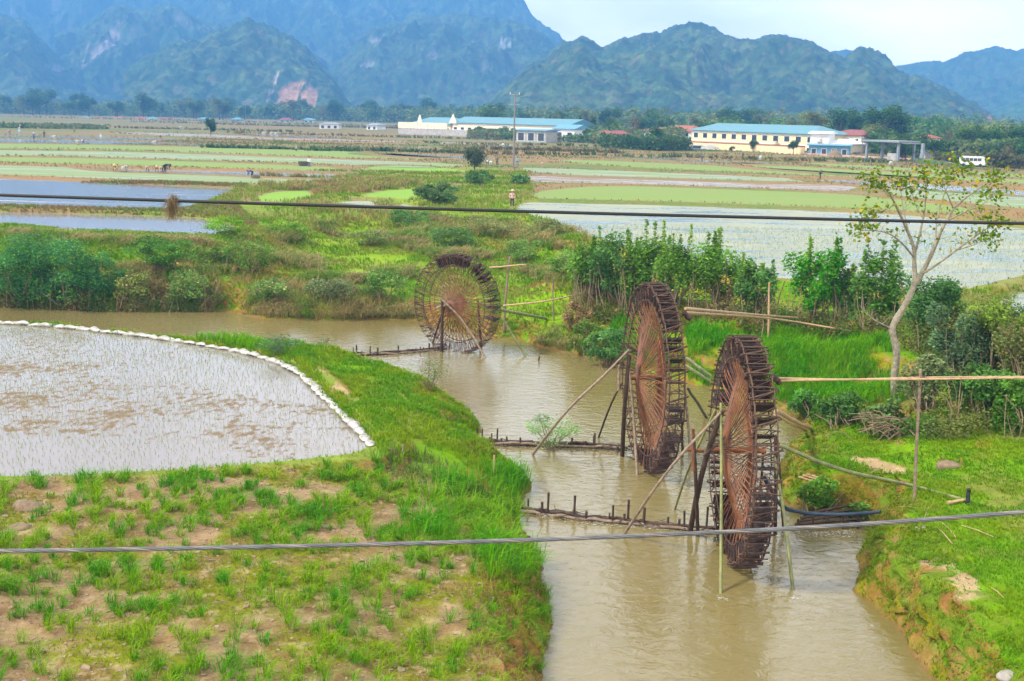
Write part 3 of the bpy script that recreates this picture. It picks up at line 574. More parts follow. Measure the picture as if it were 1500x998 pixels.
while pos<cum[-1]-.2:
    k=np.searchsorted(cum,pos,side='right')-1;f=(pos-cum[k])/seg[k];p=dk[k]*(1-f)+dk[k+1]*f;d=dk[k+1]-dk[k]
    o=bpy.data.objects.new('sandbag',bm[rng.integers(4)]);o.location=(p[0],p[1],1.22+rng.uniform(-.03,.03));o.rotation_euler=(rng.uniform(-.1,.1),rng.uniform(-.06,.06),math.atan2(d[1],d[0])+rng.uniform(-.26,.26));o.scale=(rng.uniform(.8,1.3),rng.uniform(.65,1.15),rng.uniform(.55,1.05))
    put(o,None,'white sandbag in the row edging the flooded near paddy','sandbag','sandbags edging the near paddy');pos+=.70;i+=1
# cables
def cable(name,label,pts,Y,rad,m,twist=0):
    P=chaikin(np.array([At(x,y,Y) for x,y in pts]),3,False);o=P[len(P)//2].copy();t=empty(name,o,label,'cable')
    if not twist: MB().tube(P-o,rad,8).obj('conductor',m,t,True);return t
    L=np.concatenate([[0],np.cumsum(np.linalg.norm(np.diff(P,axis=0),axis=1))]);n=int(L[-1]/.025);s=np.linspace(0,L[-1],n);Q=np.stack([np.interp(s,L,P[:,i]) for i in range(3)],1)
    for k in range(twist):
        a=s/.5*2*math.pi+k*2*math.pi/twist+np.sin(s*2.1)*.7;MB().tube(Q-o+np.stack([0*a,np.cos(a),np.sin(a)],1)*rad*.75,rad*.62,6).obj('conductor',m if k else TRIMW,t,True)
    return t
TRIMW=plain('faded_cable',(.22,.19,.17),.7,.35,6);GREYK=plain('grey_cable',(.13,.13,.14),.6,.4,5)
cable('overhead_cable','thin black overhead cable crossing the whole view above the ponds',[(-2500,190),(-700,262),(0,286),(400,299),(800,311),(1200,321),(1500,328),(2200,338),(4000,345)],11,.0155,BLACK)
cable('twisted_cable','thick twisted grey cable crossing low in front of the wheels',[(-2500,780),(-700,812),(0,808),(300,803),(600,797),(900,787),(1200,773),(1500,751),(2200,690),(4000,450)],7.5,.0115,GREYK,5)
o=At(253,291,11);mb=MB()
for i in range(260):
    a=rng.normal(0,.022,3);b=a+np.array([rng.normal(-.015,.03),rng.normal(0,.03),-rng.uniform(.03,.2)]);mb.tube([a,(a+b)/2+rng.normal(0,.01,3),b],.0016,3,caps=False)
mb.obj('dry_grass_wad',STEM,label='wad of dry grass tangled on the black overhead cable',cat='dry grass').location=o

fm=MB()
for pts,dy in(([(752,748),(860,762),(930,768),(1060,780),(1150,778)],-.25),([(700,650),(800,654),(915,660),(930,668)],-.3),([(1165,780),(1255,778)],-.3),([(500,523),(650,514)],-.3),([(1075,820),(1110,822)],-.1),([(1050,876),(1064,878)],0),([(1160,877),(1175,877)],0),([(945,690),(985,684)],-.1)):
    A=np.array([G(x,y,.004) for x,y in pts]);n=int(200*len(pts)) if abs(pts[0][0]-pts[-1][0])>30 else 30;u=rng.uniform(0,len(A)-1.001,n);i=u.astype(int);f=(u-i)[:,None];B=A[i]*(1-f)+A[i+1]*f;B[:,1]+=dy*rng.random(n)**1.5*1.6+rng.normal(0,.05,n);B[:,0]+=rng.normal(0,.05,n)
    a=rng.uniform(0,6.28,n);r=rng.uniform(.008,.035,n)*(1+1*(rng.random(n)<.1));c=np.stack([np.cos(a),np.sin(a)*.5,0*a],1)*r[:,None];d=np.stack([-np.sin(a),np.cos(a)*.5,0*a],1)*r[:,None]*.6
    B[:,2]=.006+rng.random(n)*.02;fm.add(np.stack([B-c,B-d,B+c,B+d],1).reshape(-1,3),np.arange(4*n).reshape(-1,4))
fm.obj('foam',plain('foam',(.55,.54,.48),.4,.1,5),kind='stuff',label='small flecks of foam below the weirs',cat='foam')
def tone(P,c1,c2,sc=1.5,s=0): 
    f=sst(.35,.65,fbm(P[:,0]/sc,P[:,1]/sc,3,s))[:,None];return np.array(c1)*(1-f)+np.array(c2)*f
# ------------------------------------------------------------------ vegetation
def crown(mb,c,rad,n,size,col,nb=14,br=.42,cv=.3,hollow=.5,flat=.5,col2=None,asp=1.8):
    c=np.array(c,float);rad=np.array(rad,float)
    B=rng.normal(size=(nb,3));B/=np.linalg.norm(B,axis=1,keepdims=True);B*=rng.uniform(.25,.85,(nb,1))**.6;B=B*rad+c
    bs=rng.uniform(.6,1.25,nb)*br;tone=rng.uniform(1-cv,1+cv,nb);k=rng.integers(0,nb,n)
    d=rng.normal(size=(n,3));d/=np.linalg.norm(d,axis=1,keepdims=True);d*=rng.uniform(hollow,1.05,(n,1))
    P=B[k]+d*bs[k][:,None]*rad;cc=np.array(col)*tone[k][:,None]
    if col2 is not None:
        u=(rng.random(n)<.22)[:,None];cc=np.where(u,np.array(col2)*tone[k][:,None],cc)
    leaves(mb,P,size*rng.uniform(.6,1.3,n),cc,flat,asp=asp);return B
def branches(mb,base,B,r,col=None,n=5,sag=.0):
    base=np.array(base,float)
    for b in B:
        m=base*(.45)+b*.55;m[2]=base[2]*.6+b[2]*.4+abs(b[2]-base[2])*.12;m[:2]+=rng.normal(0,.06*np.linalg.norm(b-base),2)
        P=chaikin(np.array([base,m,b]),2,False);mb.tube(P,np.linspace(r,r*.3,len(P)),n,caps=False)
# prototypes of far trees (unit: metres, base at origin), each foliage+trunk
def tree_proto(h,w,n,size,col,col2=None,nb=16,trunk=.3,bare=False,ball=.8):
    f=MB();t=MB();c=(0,0,h*(1-ball/2));rad=(w/2*.8,w/2*.8,h*ball/2*.85)
    B=crown(f,c,rad,n,size,col,nb,.45,.35,.35,col2=col2)
    P=chaikin(np.array([(0,0,-.3),(rng.normal(0,.02*h),rng.normal(0,.02*h),h*.3),(rng.normal(0,.03*h),0,h*.62)]),2,False)
    t.tube(P,np.linspace(h*.028,h*.012,len(P)),7);branches(t,P[len(P)//2],B[:10],h*.012)
    return f.mesh('crown',LEAF),t.mesh('trunk',BARKD,True)
def tree(pr,px,py,h,label,group=None,sx=1.,Y=None,name='tree',cat='tree',dz=0.,cn='crown',tn='trunk'):
    p=GP(px,py) if Y is None else np.array([*At(px,180,Y)[:2],2.9])
    t=empty(name,p+np.array([0,0,dz]),label,cat,group,rng.uniform(0,6.28))
    for nm,me in((cn,pr[0]),(tn,pr[1])): o=bpy.data.objects.new(nm,me);put(o,t)
    s=h/10.;t.scale=(s*sx,s*sx,s);return t
DG=(.055,.12,.035);MG=(.10,.17,.045);OG=(.20,.21,.07);RB=(.2,.12,.07);LG=(.14,.23,.05)
PR={'dark':[tree_proto(10,8.5,2600,.55,DG,MG) for _ in range(2)],'mid':[tree_proto(10,8,2400,.55,MG,LG) for _ in range(2)],'olive':[tree_proto(10,8,2000,.5,OG,MG)],
    'bare':[tree_proto(10,7,500,.4,RB,OG)],'tall':[tree_proto(10,4,1300,.5,DG,MG,10,ball=.75)],'bush':[tree_proto(10,12,2200,.7,MG,DG,14,ball=.9)],'green':[tree_proto(10,9,2200,.55,(.07,.19,.03),LG)]}
def tpick(k): L=PR[k];return L[rng.integers(len(L))]
WORD={'dark':'dark green broadleaf tree','mid':'mid green broadleaf tree','olive':'olive yellow tree','bare':'reddish nearly bare tree','tall':'slim tall dark tree','bush':'low dark green bush','green':'bright green rounded tree'}
# right and centre tree line: kind, px, top y, depth Y, label tail
TL=[('olive',1195,157,420,'behind the right end of the long cream school'),('olive',1160,172,430,'peeping over the teal roof of the long school'),('dark',1232,153,400,'above the white gable of the school'),('dark',1262,158,380,'above the maroon roofed house, left of the tallest pair'),('dark',1292,150,370,'left one of the tallest pair behind the canopy'),('dark',1312,151,375,'right one of the tallest pair behind the canopy'),('olive',1275,175,350,'between the maroon roofed house and the canopy'),('mid',1300,182,330,'right behind the flat canopy'),
('green',1345,168,450,'in the gap right of the tallest pair'),('green',1370,170,460,'on the slope left of the tall grey tree'),('green',1395,174,450,'between the brownish tree and the hill'),('bare',1392,184,330,'left of the broad tree near the bus road'),('mid',1425,174,320,'broadest one near the bus road'),('dark',1350,194,280,'in front of the canopy lot, left'),('dark',1372,200,270,'in front of the canopy lot, right'),('mid',1330,192,290,'right beside the canopy columns'),('dark',1452,186,300,'just left of the right edge group'),('mid',1475,176,310,'near the right edge'),('dark',1498,182,300,'at the right edge'),('mid',1520,172,320,'cut by the right edge'),('bare',1482,208,260,'low at the right edge above the road'),('bush',1330,212,265,'under the trees right of the canopy'),
('dark',1100,172,470,'behind the middle of the long school'),('mid',1065,160,520,'behind the ridge of the long school'),('olive',1020,168,500,'behind the left end of the long school'),('mid',975,166,480,'behind the red roofed white house'),('dark',945,172,470,'left of the white house'),('bare',928,162,400,'with reddish twigs before the white house'),('mid',900,168,420,'right of the small red roof'),('dark',962,182,330,'in front of the white house'),('olive',1040,166,560,'far behind the school among blue haze'),
('tall',868,168,430,'at the right end of the teal factory'),('tall',848,166,430,'touching the end of the teal roof'),('dark',832,186,400,'at the foot of the teal factory gable'),('mid',862,184,380,'left of the small red roof'),('olive',815,160,600,'far behind the teal factory ridge'),('olive',710,152,650,'far behind the left teal factory'),('mid',765,158,700,'far behind the electric pole'),('bush',700,184,420,'banana like clump before the factory wall, left'),('bush',722,187,415,'clump before the factory wall, middle'),('dark',738,184,420,'before the factory wall beside the pole'),('bush',800,192,400,'beside the blue shed'),('bush',850,196,390,'on the slope right of the blue shed'),('mid',930,198,330,'in the scrub below the white house, left'),('bush',960,204,310,'in the scrub below the white house'),('bush',905,200,340,'in the scrub below the small red roof'),('dark',1108,203,315,'dark small, before the long school facade'),('bare',1140,203,310,'before the middle of the school facade'),('dark',1165,204,300,'before the right part of the school facade'),('dark',1075,216,300,'lone and small below the school fence'),('bare',1205,200,310,'before the white gable'),('olive',988,198,320,'at the left corner of the school wall'),('bush',880,203,350,'in the scrub at centre'),('bush',1000,206,315,'beside the parked van')]
for k,px,ty,Y,tail in TL:
    b=np.array([*At(px,180,Y)[:2],2.9]);hy=At(px,ty,Y)[2];h=max(2.,hy-2.9)
    sx={'bush':1.6,'tall':1.}.get(k,1.15)
    tree(tpick(k),px,0,h,WORD[k]+' '+tail,'trees along the foot of the hills',Y=Y,sx=sx)
# village tree belt at left, far
for i in range(64):
    px=rng.uniform(-30,730);Y=rng.uniform(900,1150);k=rng.choice(['dark','mid','olive','green','mid','bare'],p=[.25,.3,.15,.1,.15,.05])
    tree(tpick(k),px,0,rng.uniform(10,22)*(1.2 if px<200 else 1),'hazy tree in the distant belt at the foot of the left hills','trees in the far left belt',Y=Y,sx=1.3)
for i in range(40):
    px=rng.uniform(700,1520);Y=rng.uniform(560,800);k=rng.choice(['dark','mid','olive'])
    tree(tpick(k),px,0,rng.uniform(9,16),'hazy tree in the wooded foot of the central hills','trees at the foot of the central hills',Y=Y,sx=1.3)
b=At(20,150,700);tree(PR['olive'][0],36,0,18,'big rusty orange tree at the far left below the hills',Y=980,sx=1.2)
# small trees in the plain
pr=tree_proto(10,8,2600,.75,DG,MG,18,ball=.85);p=GP(309,200);tree(pr,309,200,(197-165)/FP*p[1]*.98,'lone dark round topped tree standing in the left plain',sx=.75)
pr=tree_proto(10,11,3600,.6,(.075,.10,.05),(.12,.15,.06),22,ball=1.);p=GP(695,249);tree(pr,695,249,(249-212)/FP*p[1],'round grey green bush tree left of the electric pole',sx=1.)
# ---- shrubs
def shrub(px,py,top,wpx,label,col,col2,n=2600,size=.16,stems=9,tall=False,group=None,name='shrub',nb=16,hollow=.4,depth=.8,asp=2.2,vines=0,br=.42,at=None):
    p=GP(px,py) if at is None else np.array(at,float);Y=p[1];h=(py-top)/FP*Y*1.03;w=wpx/FP*Y
    t=empty(name,p,label,'shrub',group);f=MB();s=MB();lo=.1 if vines else .02;n=int(n*1.6);col=tuple(c*1.8 for c in col);col2=tuple(c*1.6 for c in col2)
    B=crown(f,(0,0,h*(lo+(1-lo)/2)),(w*.56,w*.5*depth,h*(1-lo)*.5),n,size,col,nb,br,.35,hollow,col2=col2,asp=asp)
    if tall:
        for _ in range(tall):
            x=rng.uniform(-w*.4,w*.4);zt=h*rng.uniform(.95,1.2);k=150;u=rng.uniform(.35,1,k);q=np.stack([x+rng.normal(0,.2,k)*(1.15-u),rng.normal(0,.22,k)*(1.15-u),u*zt],1)
            leaves(f,q,size*rng.uniform(.7,1.3,k),np.array(col2 if rng.random()<.5 else col),.4,asp);s.tube([(x*.4,0,0),(x*.8,0,zt*.5),(x,0,zt)],[.03,.02,.008],5)
    branches(s,(0,0,-.1),B[:stems],.035*max(.6,h/2))
    for _ in range(vines):
        x=rng.uniform(-w*.55,w*.55);z=h*rng.uniform(.35,.75);e=np.array([x+rng.normal(0,.15),-rng.uniform(.3,1.),rng.uniform(-.35,.1)]);P=chaikin(np.array([(x+rng.normal(0,.2),rng.uniform(-.4,.2),z),(x+rng.normal(0,.12),-rng.uniform(.2,.7),z*.5),e]),1,False)
        s.tube(P,rng.uniform(.008,.03)*np.linspace(.7,1,len(P)),4,caps=False)
    f.obj('foliage',LEAF,t);s.obj('stems',STEM,t,True);return t
HG=(.075,.14,.035);HG2=(.14,.22,.055);BG=(.08,.15,.055)
for a in [(868,440,356,60,'bushy green shrub at the left end of the hedge ridge',HG,HG2,2600),(905,446,350,75,'broad blue green shrub above the middle wheel, left side',BG,HG,3000),(945,450,345,70,'bright green tall shrub directly above the middle wheel',HG,HG2,3000),(985,455,350,60,'leafy shrub right of the middle wheel top',HG,HG2,2600),
          (1058,458,352,85,'tallest pale green shrub with upright shoots left of the lone bamboo post',HG,HG2,3400),(1105,462,385,60,'lower shrub directly left of the lone bamboo post',BG,HG2,2200),(1192,466,362,78,'rounded glossy green shrub right of the lone bamboo post',(.05,.15,.03),HG2,3400),(1236,468,396,34,'small grey green shrub right of the rounded one',BG,HG2,1500),(1285,475,372,60,'shrub behind the slender tree trunk',HG,BG,2600)]:
    shrub(*(a[:3]+(a[3]*1.12,)+a[4:]),size=.19,tall=5,vines=14,nb=26,br=.36,name='shrub',group='hedge shrubs on the ridge')
for a in [(1372,500,402,85,'dark dense shrub right of the slender tree',(.05,.10,.035),BG,4200),(1400,560,430,95,'broad grey green shrub on the slope below the dark one',(.07,.11,.06),(.12,.17,.07),4200),(1455,540,440,80,'yellow green bush on the slope near the right edge',(.14,.20,.05),(.2,.2,.08),3600),(1500,560,470,80,'bush at the right edge with dry stalks',(.13,.16,.06),(.25,.2,.1),3000),(1350,600,520,70,'dusty olive bush at the foot of the slender tree',(.10,.13,.06),(.18,.17,.09),2600),(1430,610,530,110,'wide dark bush above the right hand lawn',(.06,.12,.035),(.1,.16,.05),3800),(1500,630,550,80,'green bush above the lawn at the right edge',(.07,.14,.035),(.12,.18,.05),3000),(1230,625,575,60,'low leafy bush behind the inlet',(.07,.13,.04),BG,1600),(1180,610,570,50,'small bush left of the inlet poles',(.07,.15,.04),BG,1300),(1290,630,585,60,'scrubby bush under the wooden post rails',(.09,.13,.05),BG,1500)]:
    shrub(*a,size=.15,vines=14,stems=12)
for a in [(30,446,352,120,'feathery dark acacia bush at the left edge of the far bank',(.05,.125,.05),(.10,.20,.05),4600),(95,450,350,120,'biggest feathery acacia bush on the far bank',(.045,.115,.05),(.12,.22,.05),5600),(150,448,372,70,'right lobe of feathery acacia scrub over the water',(.05,.12,.05),(.09,.18,.05),3000),(235,400,348,95,'dark grass green mound bush below the lower pond',(.06,.12,.035),(.1,.19,.04),3200),
          (365,400,350,70,'green bush at the head of the left bank path',(.09,.17,.04),(.22,.18,.1),2200),(640,300,268,60,'grey green bush in the middle of the plain',(.08,.12,.05),BG,2000),(600,335,305,60,'bush behind the farthest wheel, upper left',(.07,.13,.045),BG,1800),(660,362,330,70,'dark scrub above the farthest wheel',(.07,.13,.045),(.16,.2,.07),2200),(720,345,318,80,'dry green scrub on the rise above the farthest wheel',(.12,.15,.06),(.25,.2,.1),1800),(800,345,322,70,'scrub on the bank edge of the large flooded paddy',(.12,.15,.06),(.22,.18,.09),1700),(700,272,250,40,'small bush below the round bush tree',(.07,.13,.045),BG,1000),(540,360,338,60,'scrub on the ridge left of the farthest wheel',(.1,.15,.05),(.25,.19,.11),1500),(760,270,256,30,'small bush at the foot of the electric pole',(.07,.13,.045),BG,600),(845,490,440,40,'bundle of dry brown brush between field and hedge',(.2,.14,.08),(.12,.13,.06),1200),(890,540,478,70,'blue green shrub at the waterline left of the middle wheel',BG,HG,2000),(860,520,470,50,'low green shrub on the bank left of the middle wheel',HG,(.2,.17,.08),1400),(310,395,360,60,'green scrub over the earth slip on the far bank',(.08,.15,.04),(.2,.17,.08),1500),(190,448,395,60,'straw and green scrub right of the acacias',(.12,.16,.05),(.3,.24,.13),1500)]:
    shrub(*a,size=.15 if a[1]>320 else .3,stems=9,vines=5 if a[1]>390 else 0,nb=34,br=.32)
# small open shrubs over the water
for a in [(418,520,490,70,'low spreading shrub on the bank by the farthest weir',(.07,.12,.06),(.12,.16,.07),700),(628,572,520,55,'sparse twiggy plant on the near bank below the farthest wheel',(.09,.13,.05),(.13,.17,.06),260)]:
    shrub(*a,size=.1,stems=10,asp=2.5)
shrub(808,662,608,80,'young willow like shrub growing out of the middle weir',(.15,.23,.10),(.2,.28,.12),900,.12,10,at=G(808,658,.05),asp=4)
shrub(480,508,480,40,'tiny twiggy seedling shrub beside the low weir',(.09,.13,.05),(.12,.16,.06),160,.1,8,at=G(480,520,.05))
for px,py,s in((1245,790,1),(1330,925,.8),(1275,880,.7)): pass
for a in [(60,400,338,110,'dark green scrub above the acacias at the left',(.06,.13,.05),(.12,.2,.05),2600),(275,450,400,70,'pale green scrub in the dip left of the earth slip',(.09,.16,.05),(.24,.2,.1),1800),(425,350,325,60,'leafy green scrub at the end of the pond dike',(.1,.19,.04),(.2,.22,.07),1500),(330,345,318,60,'bright grass clump on the pond corner',(.12,.22,.04),(.2,.25,.06),1300),(480,440,408,70,'drooping dull scrub above the straw grass',(.09,.13,.06),(.24,.19,.11),1600),(560,440,400,60,'green scrub left of the farthest wheel',(.08,.16,.045),(.2,.2,.08),1600),(400,445,405,60,'low scrub over the bend of the far bank',(.09,.16,.05),(.26,.21,.12),1500),(770,385,350,60,'green scrub on the slope right of the farthest wheel',(.09,.17,.05),(.22,.2,.09),1500),(830,405,365,60,'leafy scrub left of the hedge ridge',(.1,.19,.05),(.2,.22,.08),1700),(1195,750,700,60,'leafy plant on the mossy mound behind the black hose',(.1,.2,.05),(.2,.25,.06),1300),(1255,765,735,35,'small weed tuft at the end of the black hose',(.1,.19,.05),(.2,.22,.08),500)]:
    shrub(*a,size=.15,stems=8,vines=6,nb=22)
def strip(pts,n,h,w_,label,c1,c2,size):
    A=np.array([GP(x,y) for x,y in pts]);u=rng.uniform(0,len(A)-1.001,n);i=u.astype(int);f=(u-i)[:,None];B=A[i]*(1-f)+A[i+1]*f;B[:,1]+=rng.uniform(-w_,w_,n);B[:,2]=look(ZG,B[:,0],B[:,1])+rng.random(n)*h*(.3+fbm(B[:,0]/1.2,B[:,1]*0,3,44));mb=MB();leaves(mb,B,size*rng.uniform(.6,1.3,n),tone(B,c1,c2,.8,3),.5,1.8);mb.obj('undergrowth',LEAF,kind='stuff',label=label,cat='undergrowth')
strip([(845,450),(900,462),(1000,470),(1100,478),(1200,482),(1320,495)],12000,1.1,.8,'tangled undergrowth between the hedge shrubs',(.10,.17,.05),(.22,.18,.09),.13)
strip([(1335,520),(1400,510),(1450,520),(1530,530)],14000,2.,2.,'tangled undergrowth on the slope right of the slender tree',(.10,.16,.05),(.2,.2,.08),.13)
strip([(1180,608),(1260,625),(1340,640),(1430,620),(1530,640)],9000,.8,1.,'low undergrowth along the foot of the slope above the lawn',(.09,.18,.04),(.2,.22,.08),.11)
strip([(-20,440),(60,445),(170,448),(320,450)],12000,1.3,.8,'undergrowth along the far waterline at left',(.10,.18,.05),(.25,.21,.11),.14)
# brushwood pile
p=GP(1330,640);mb=MB()
for i in range(150):
    a=rng.uniform(0,6.28);b=np.array([rng.normal(0,.5),rng.normal(0,.4),0]);l=rng.uniform(.5,1.6);e=b+np.array([math.cos(a)*l,math.sin(a)*l*.6,rng.uniform(.05,.7)]);mb.tube(chaikin(np.array([b,(b+e)/2+(0,0,.35),e]),1,False),rng.uniform(.006,.02),4,caps=False)
mb.obj('brushwood_pile',STEM,label='pile of dry tangled branches behind the grey brown post',cat='brushwood').location=p
# the slender tree
p=GP(1311,584);Yt=p[1];t=empty('tree',p,'slender crooked tree with pale trunk and sparse yellow green leaves','tree')
def tp(x,y,dy=0.): return At(x,y,Yt+dy)-p
LB=[([(1311,590,0),(1309,560,0),(1315,515,0),(1308,492,0),(1306,480,0),(1318,460,0),(1334,432,.1),(1341,412,.1)],.135,.10),
([(1341,412,.1),(1339,385,.2),(1340,365,.3),(1328,335,.3),(1312,300,.1),(1298,275,-.2),(1280,268,-.4)],.09,.015),([(1343,414,.1),(1352,398,0),(1368,365,-.2),(1382,330,-.3),(1398,303,-.2),(1425,282,0),(1462,258,.2)],.10,.012),
([(1350,402,0),(1372,388,-.3),(1402,366,-.6),(1430,345,-.7),(1462,325,-.8)],.05,.01),([(1340,372,.3),(1348,340,.6),(1356,300,.8),(1358,252,.8)],.055,.01),([(1340,378,.2),(1318,352,-.3),(1295,338,-.7),(1262,338,-.9)],.045,.01),
([(1370,360,-.2),(1372,320,.3),(1384,280,.6),(1402,250,.7)],.04,.008),([(1385,325,-.3),(1410,312,-.8),(1440,300,-1),(1455,285,-1)],.035,.008),([(1330,338,.3),(1322,300,.9),(1318,268,1.1)],.035,.008),([(1306,482,0),(1290,474,-.1),(1275,466,-.2),(1262,452,-.3)],.04,.008),([(1400,366,-.6),(1420,362,-.7),(1448,350,-.7)],.025,.008),([(1396,305,-.2),(1388,285,-.4),(1378,262,-.5)],.03,.006),([(1312,300,.1),(1300,306,-.2),(1276,316,-.5)],.022,.006),([(1352,320,.7),(1340,300,.9),(1335,275,1.)],.025,.006)]
tm_=MB();tips=[]
for i,(L,ra,rb) in enumerate(LB):
    P=chaikin(np.array([tp(*q) for q in L]),2,False)
    if i==0: tm_.tube(P,np.linspace(ra,rb,len(P))*(1+.1*np.sin(np.arange(len(P))*1.3)),10);tm_.obj('trunk',BARK,t,True);tm_=MB();continue
    tm_.tube(P,np.linspace(ra,rb,len(P)),7)
    for j in range(3,len(P),1):
        if rng.random()<.7 and j>len(P)*.3:
            d=np.array([rng.normal(0,.3),rng.normal(0,.3),rng.uniform(.05,.4)]);e=P[j]+d*rng.uniform(.6,1.5);tm_.tube([P[j],(P[j]+e)/2+(0,0,.04),e],[.01,.007,.004],4,caps=False)
            if i!=9: tips.append((e,j/len(P)))
    if i!=9: tips+= [(P[-1],1.)]*3
tm_.obj('branches',BARK,t,True)
f=MB()
for e,u in tips:
    k=int(rng.uniform(12,26)*(1.2 if u>.75 else .25));q=e+rng.normal(0,1,(k,3))*np.array([.26,.26,.17]);yl=rng.random(k)<.16
    cc=np.where(yl[:,None],np.array([.42,.33,.03]),np.array([.13,.20,.035]));leaves(f,q,.15*rng.uniform(.7,1.3,k),cc,.7,1.5)
f.obj('crown',LEAF,t)
# ---- grass and crops, scattered on the ground
def scat(n,x0,x1,y0,y1,poly=None,dens=None,zr=(.02,9),water=False):
    X=rng.uniform(x0,x1,n);Y=rng.uniform(y0,y1,n);Z=look(ZG,X,Y);px,py=proj(X,Y,Z)
    k=(px>-260)&(px<1760)&(py<1080)&(Z>zr[0])&(Z<zr[1])&(np.hypot(X,Y)>13)
    if poly is not None:
        q=np.zeros(n,bool)
        for P in (poly if isinstance(poly[0],list) else [poly]): q|=inside(np.array(P,float),px,py)
        k&=q
    if not water:
        for t,z,P in FW:
            if P[:,1].min()<230: k&=~inside(P,X,Y)
        k&=~inside(RIVs,X,Y)
    X,Y,Z=X[k],Y[k],Z[k]
    if dens is not None: q=rng.random(len(X))<dens(X,Y);X,Y,Z=X[q],Y[q],Z[q]
    return np.stack([X,Y,Z],1)
def px2(P): r=np.hypot(P[:,0],P[:,1]);return r*.00086
def grass(name,label,P,h,w,c1,c2,k=4,sc=1.5,**kw):
    mb=MB();blades(mb,P,h,np.maximum(w,px2(P)*.55),tone(P,c1,c2,sc,int(len(P))%91),k,**kw);return mb.obj(name,GRASSM,kind='stuff',label=label,category=None) if False else mb.obj(name,GRASSM,kind='stuff',label=label,cat='grass')
LAWN=(.12,.26,.022);LAWN2=(.21,.29,.045)
# lawns
BP=[chaikin(q,1) for q in ([(1340,825),(1380,822),(1420,845),(1475,885),(1450,898),(1400,870),(1345,840)],[(455,530),(485,545),(520,575),(500,580),(470,555)],[(600,650),(650,660),(690,690),(660,690)],[(1235,668),(1290,672),(1330,690),(1290,695)])]
def bare(X,Y):
    q=proj(X,Y,look(ZG,X,Y));n=(fbm(X/.5,Y/.5,3,4)-.5)*26;r=np.zeros(len(X),bool)
    for b in BP: r|=inside(b,q[0]+n,q[1]+n*.5)
    return 1-.95*r
P=scat(300000,3,38,14,48,[(1120,635),(1260,600),(1780,570),(1780,1090),(1230,1090),(1240,780),(1120,760)],dens=lambda X,Y:bare(X,Y)*np.clip(26/np.hypot(X,Y),.3,1)*sst(.22,.5,fbm(X/.9,Y/.9,3,5)))
grass('lawn_grass','short bright green lawn grass on the right bank',P,.07+.05*rng.random(len(P)),.012,LAWN,LAWN2,3,spread=.8)
P=scat(200000,-22,3,20,66,[(200,470),(440,490),(700,560),(740,640),(800,760),(820,900),(760,700),(560,670),(540,640),(430,530),(200,500)],dens=lambda X,Y:bare(X,Y)*np.clip(30/np.hypot(X,Y),.3,1)*sst(.2,.42,fbm(X/1.1,Y/1.1,3,6)))
grass('bank_grass','thick green grass on the near river bank beside the sandbags',P,.12+.12*rng.random(len(P)),.014,(.12,.27,.02),(.21,.30,.04),4,spread=.6)
P=scat(300000,-52,32,48,105,[(-280,335),(400,320),(860,345),(900,430),(900,560),(740,510),(600,475),(330,460),(-280,450)],dens=lambda X,Y:sst(.2,.5,fbm(X/2,Y/2,3,7))*.7)
grass('terrace_grass','green grass of the terraces behind the farthest wheel',P,.12+.14*rng.random(len(P)),.02,(.13,.25,.03),(.24,.26,.07),3,spread=.7)
P=scat(60000,-40,40,90,175,[(480,245),(770,245),(790,300),(860,345),(400,330),(250,320),(280,300),(360,265)],dens=lambda X,Y:sst(.25,.55,fbm(X/4,Y/4,3,9)))
grass('plain_grass','rough green grass in the middle of the plain',P,.15+.35*rng.random(len(P)),.05,(.16,.27,.04),(.27,.28,.09),4,spread=.6)
P=scat(30000,10,60,45,75,[(1370,418),(1420,425),(1780,398),(1780,445),(1450,440),(1440,455),(1380,440)],water=True);grass('bund_grass','grass on the bund at the corner of the right hand paddy',P,.15+.2*rng.random(len(P)),.03,(.14,.24,.04),(.26,.24,.1),4,spread=.8)
P=scat(60000,-50,0,75,135,[(-280,252),(160,256),(360,266),(370,276),(300,272),(-280,263)],water=True);P2_=scat(60000,-50,0,75,135,[(-280,297),(240,304),(300,296),(340,292),(380,330),(350,342),(300,320),(150,317),(-280,315)]);P=np.vstack([P,P2_])
grass('bund_grass','dry brown grass on the bunds of the two grey ponds',P,.12+.22*rng.random(len(P)),.05,(.24,.17,.09),(.16,.2,.06),4,spread=.9)
Q=[]
for L in ([(450,412),(520,412),(600,402)],[(470,330),(560,348),(650,374),(720,380)],[(750,345),(800,362),(870,390)],[(740,396),(800,404),(850,424)],[(410,345),(440,375),(450,395)],[(180,400),(260,408),(340,398),(420,385)],[(180,450),(250,452),(330,452)],[(340,455),(430,462),(520,464),(600,460)],[(0,345),(100,352),(200,358),(300,360)],[(735,500),(800,508),(870,530),(920,545)],[(480,300),(600,318),(700,326),(760,330)],[(560,300),(620,330),(600,360)]):
    A=np.array([GP(x,y) for x,y in L]);n=1500;u=rng.uniform(0,len(A)-1.001,n);i=u.astype(int);f=(u-i)[:,None];B=A[i]*(1-f)+A[i+1]*f;B[:,:2]+=rng.normal(0,.45,(n,2))*np.array([1,1.3]);B[:,2]=look(ZG,B[:,0],B[:,1]);Q.append(B[(fbm(B[:,0]/1.5,B[:,1]/1.5,3,66)>.42)&(B[:,2]>.05)])
Q=np.vstack(Q);grass('dry_grass','straw and dull green grass hanging over the terrace edges',Q,.35+.45*rng.random(len(Q)),.02,(.36,.30,.15),(.17,.26,.06),6,spread=.9,droop=.7,sc=1.1)
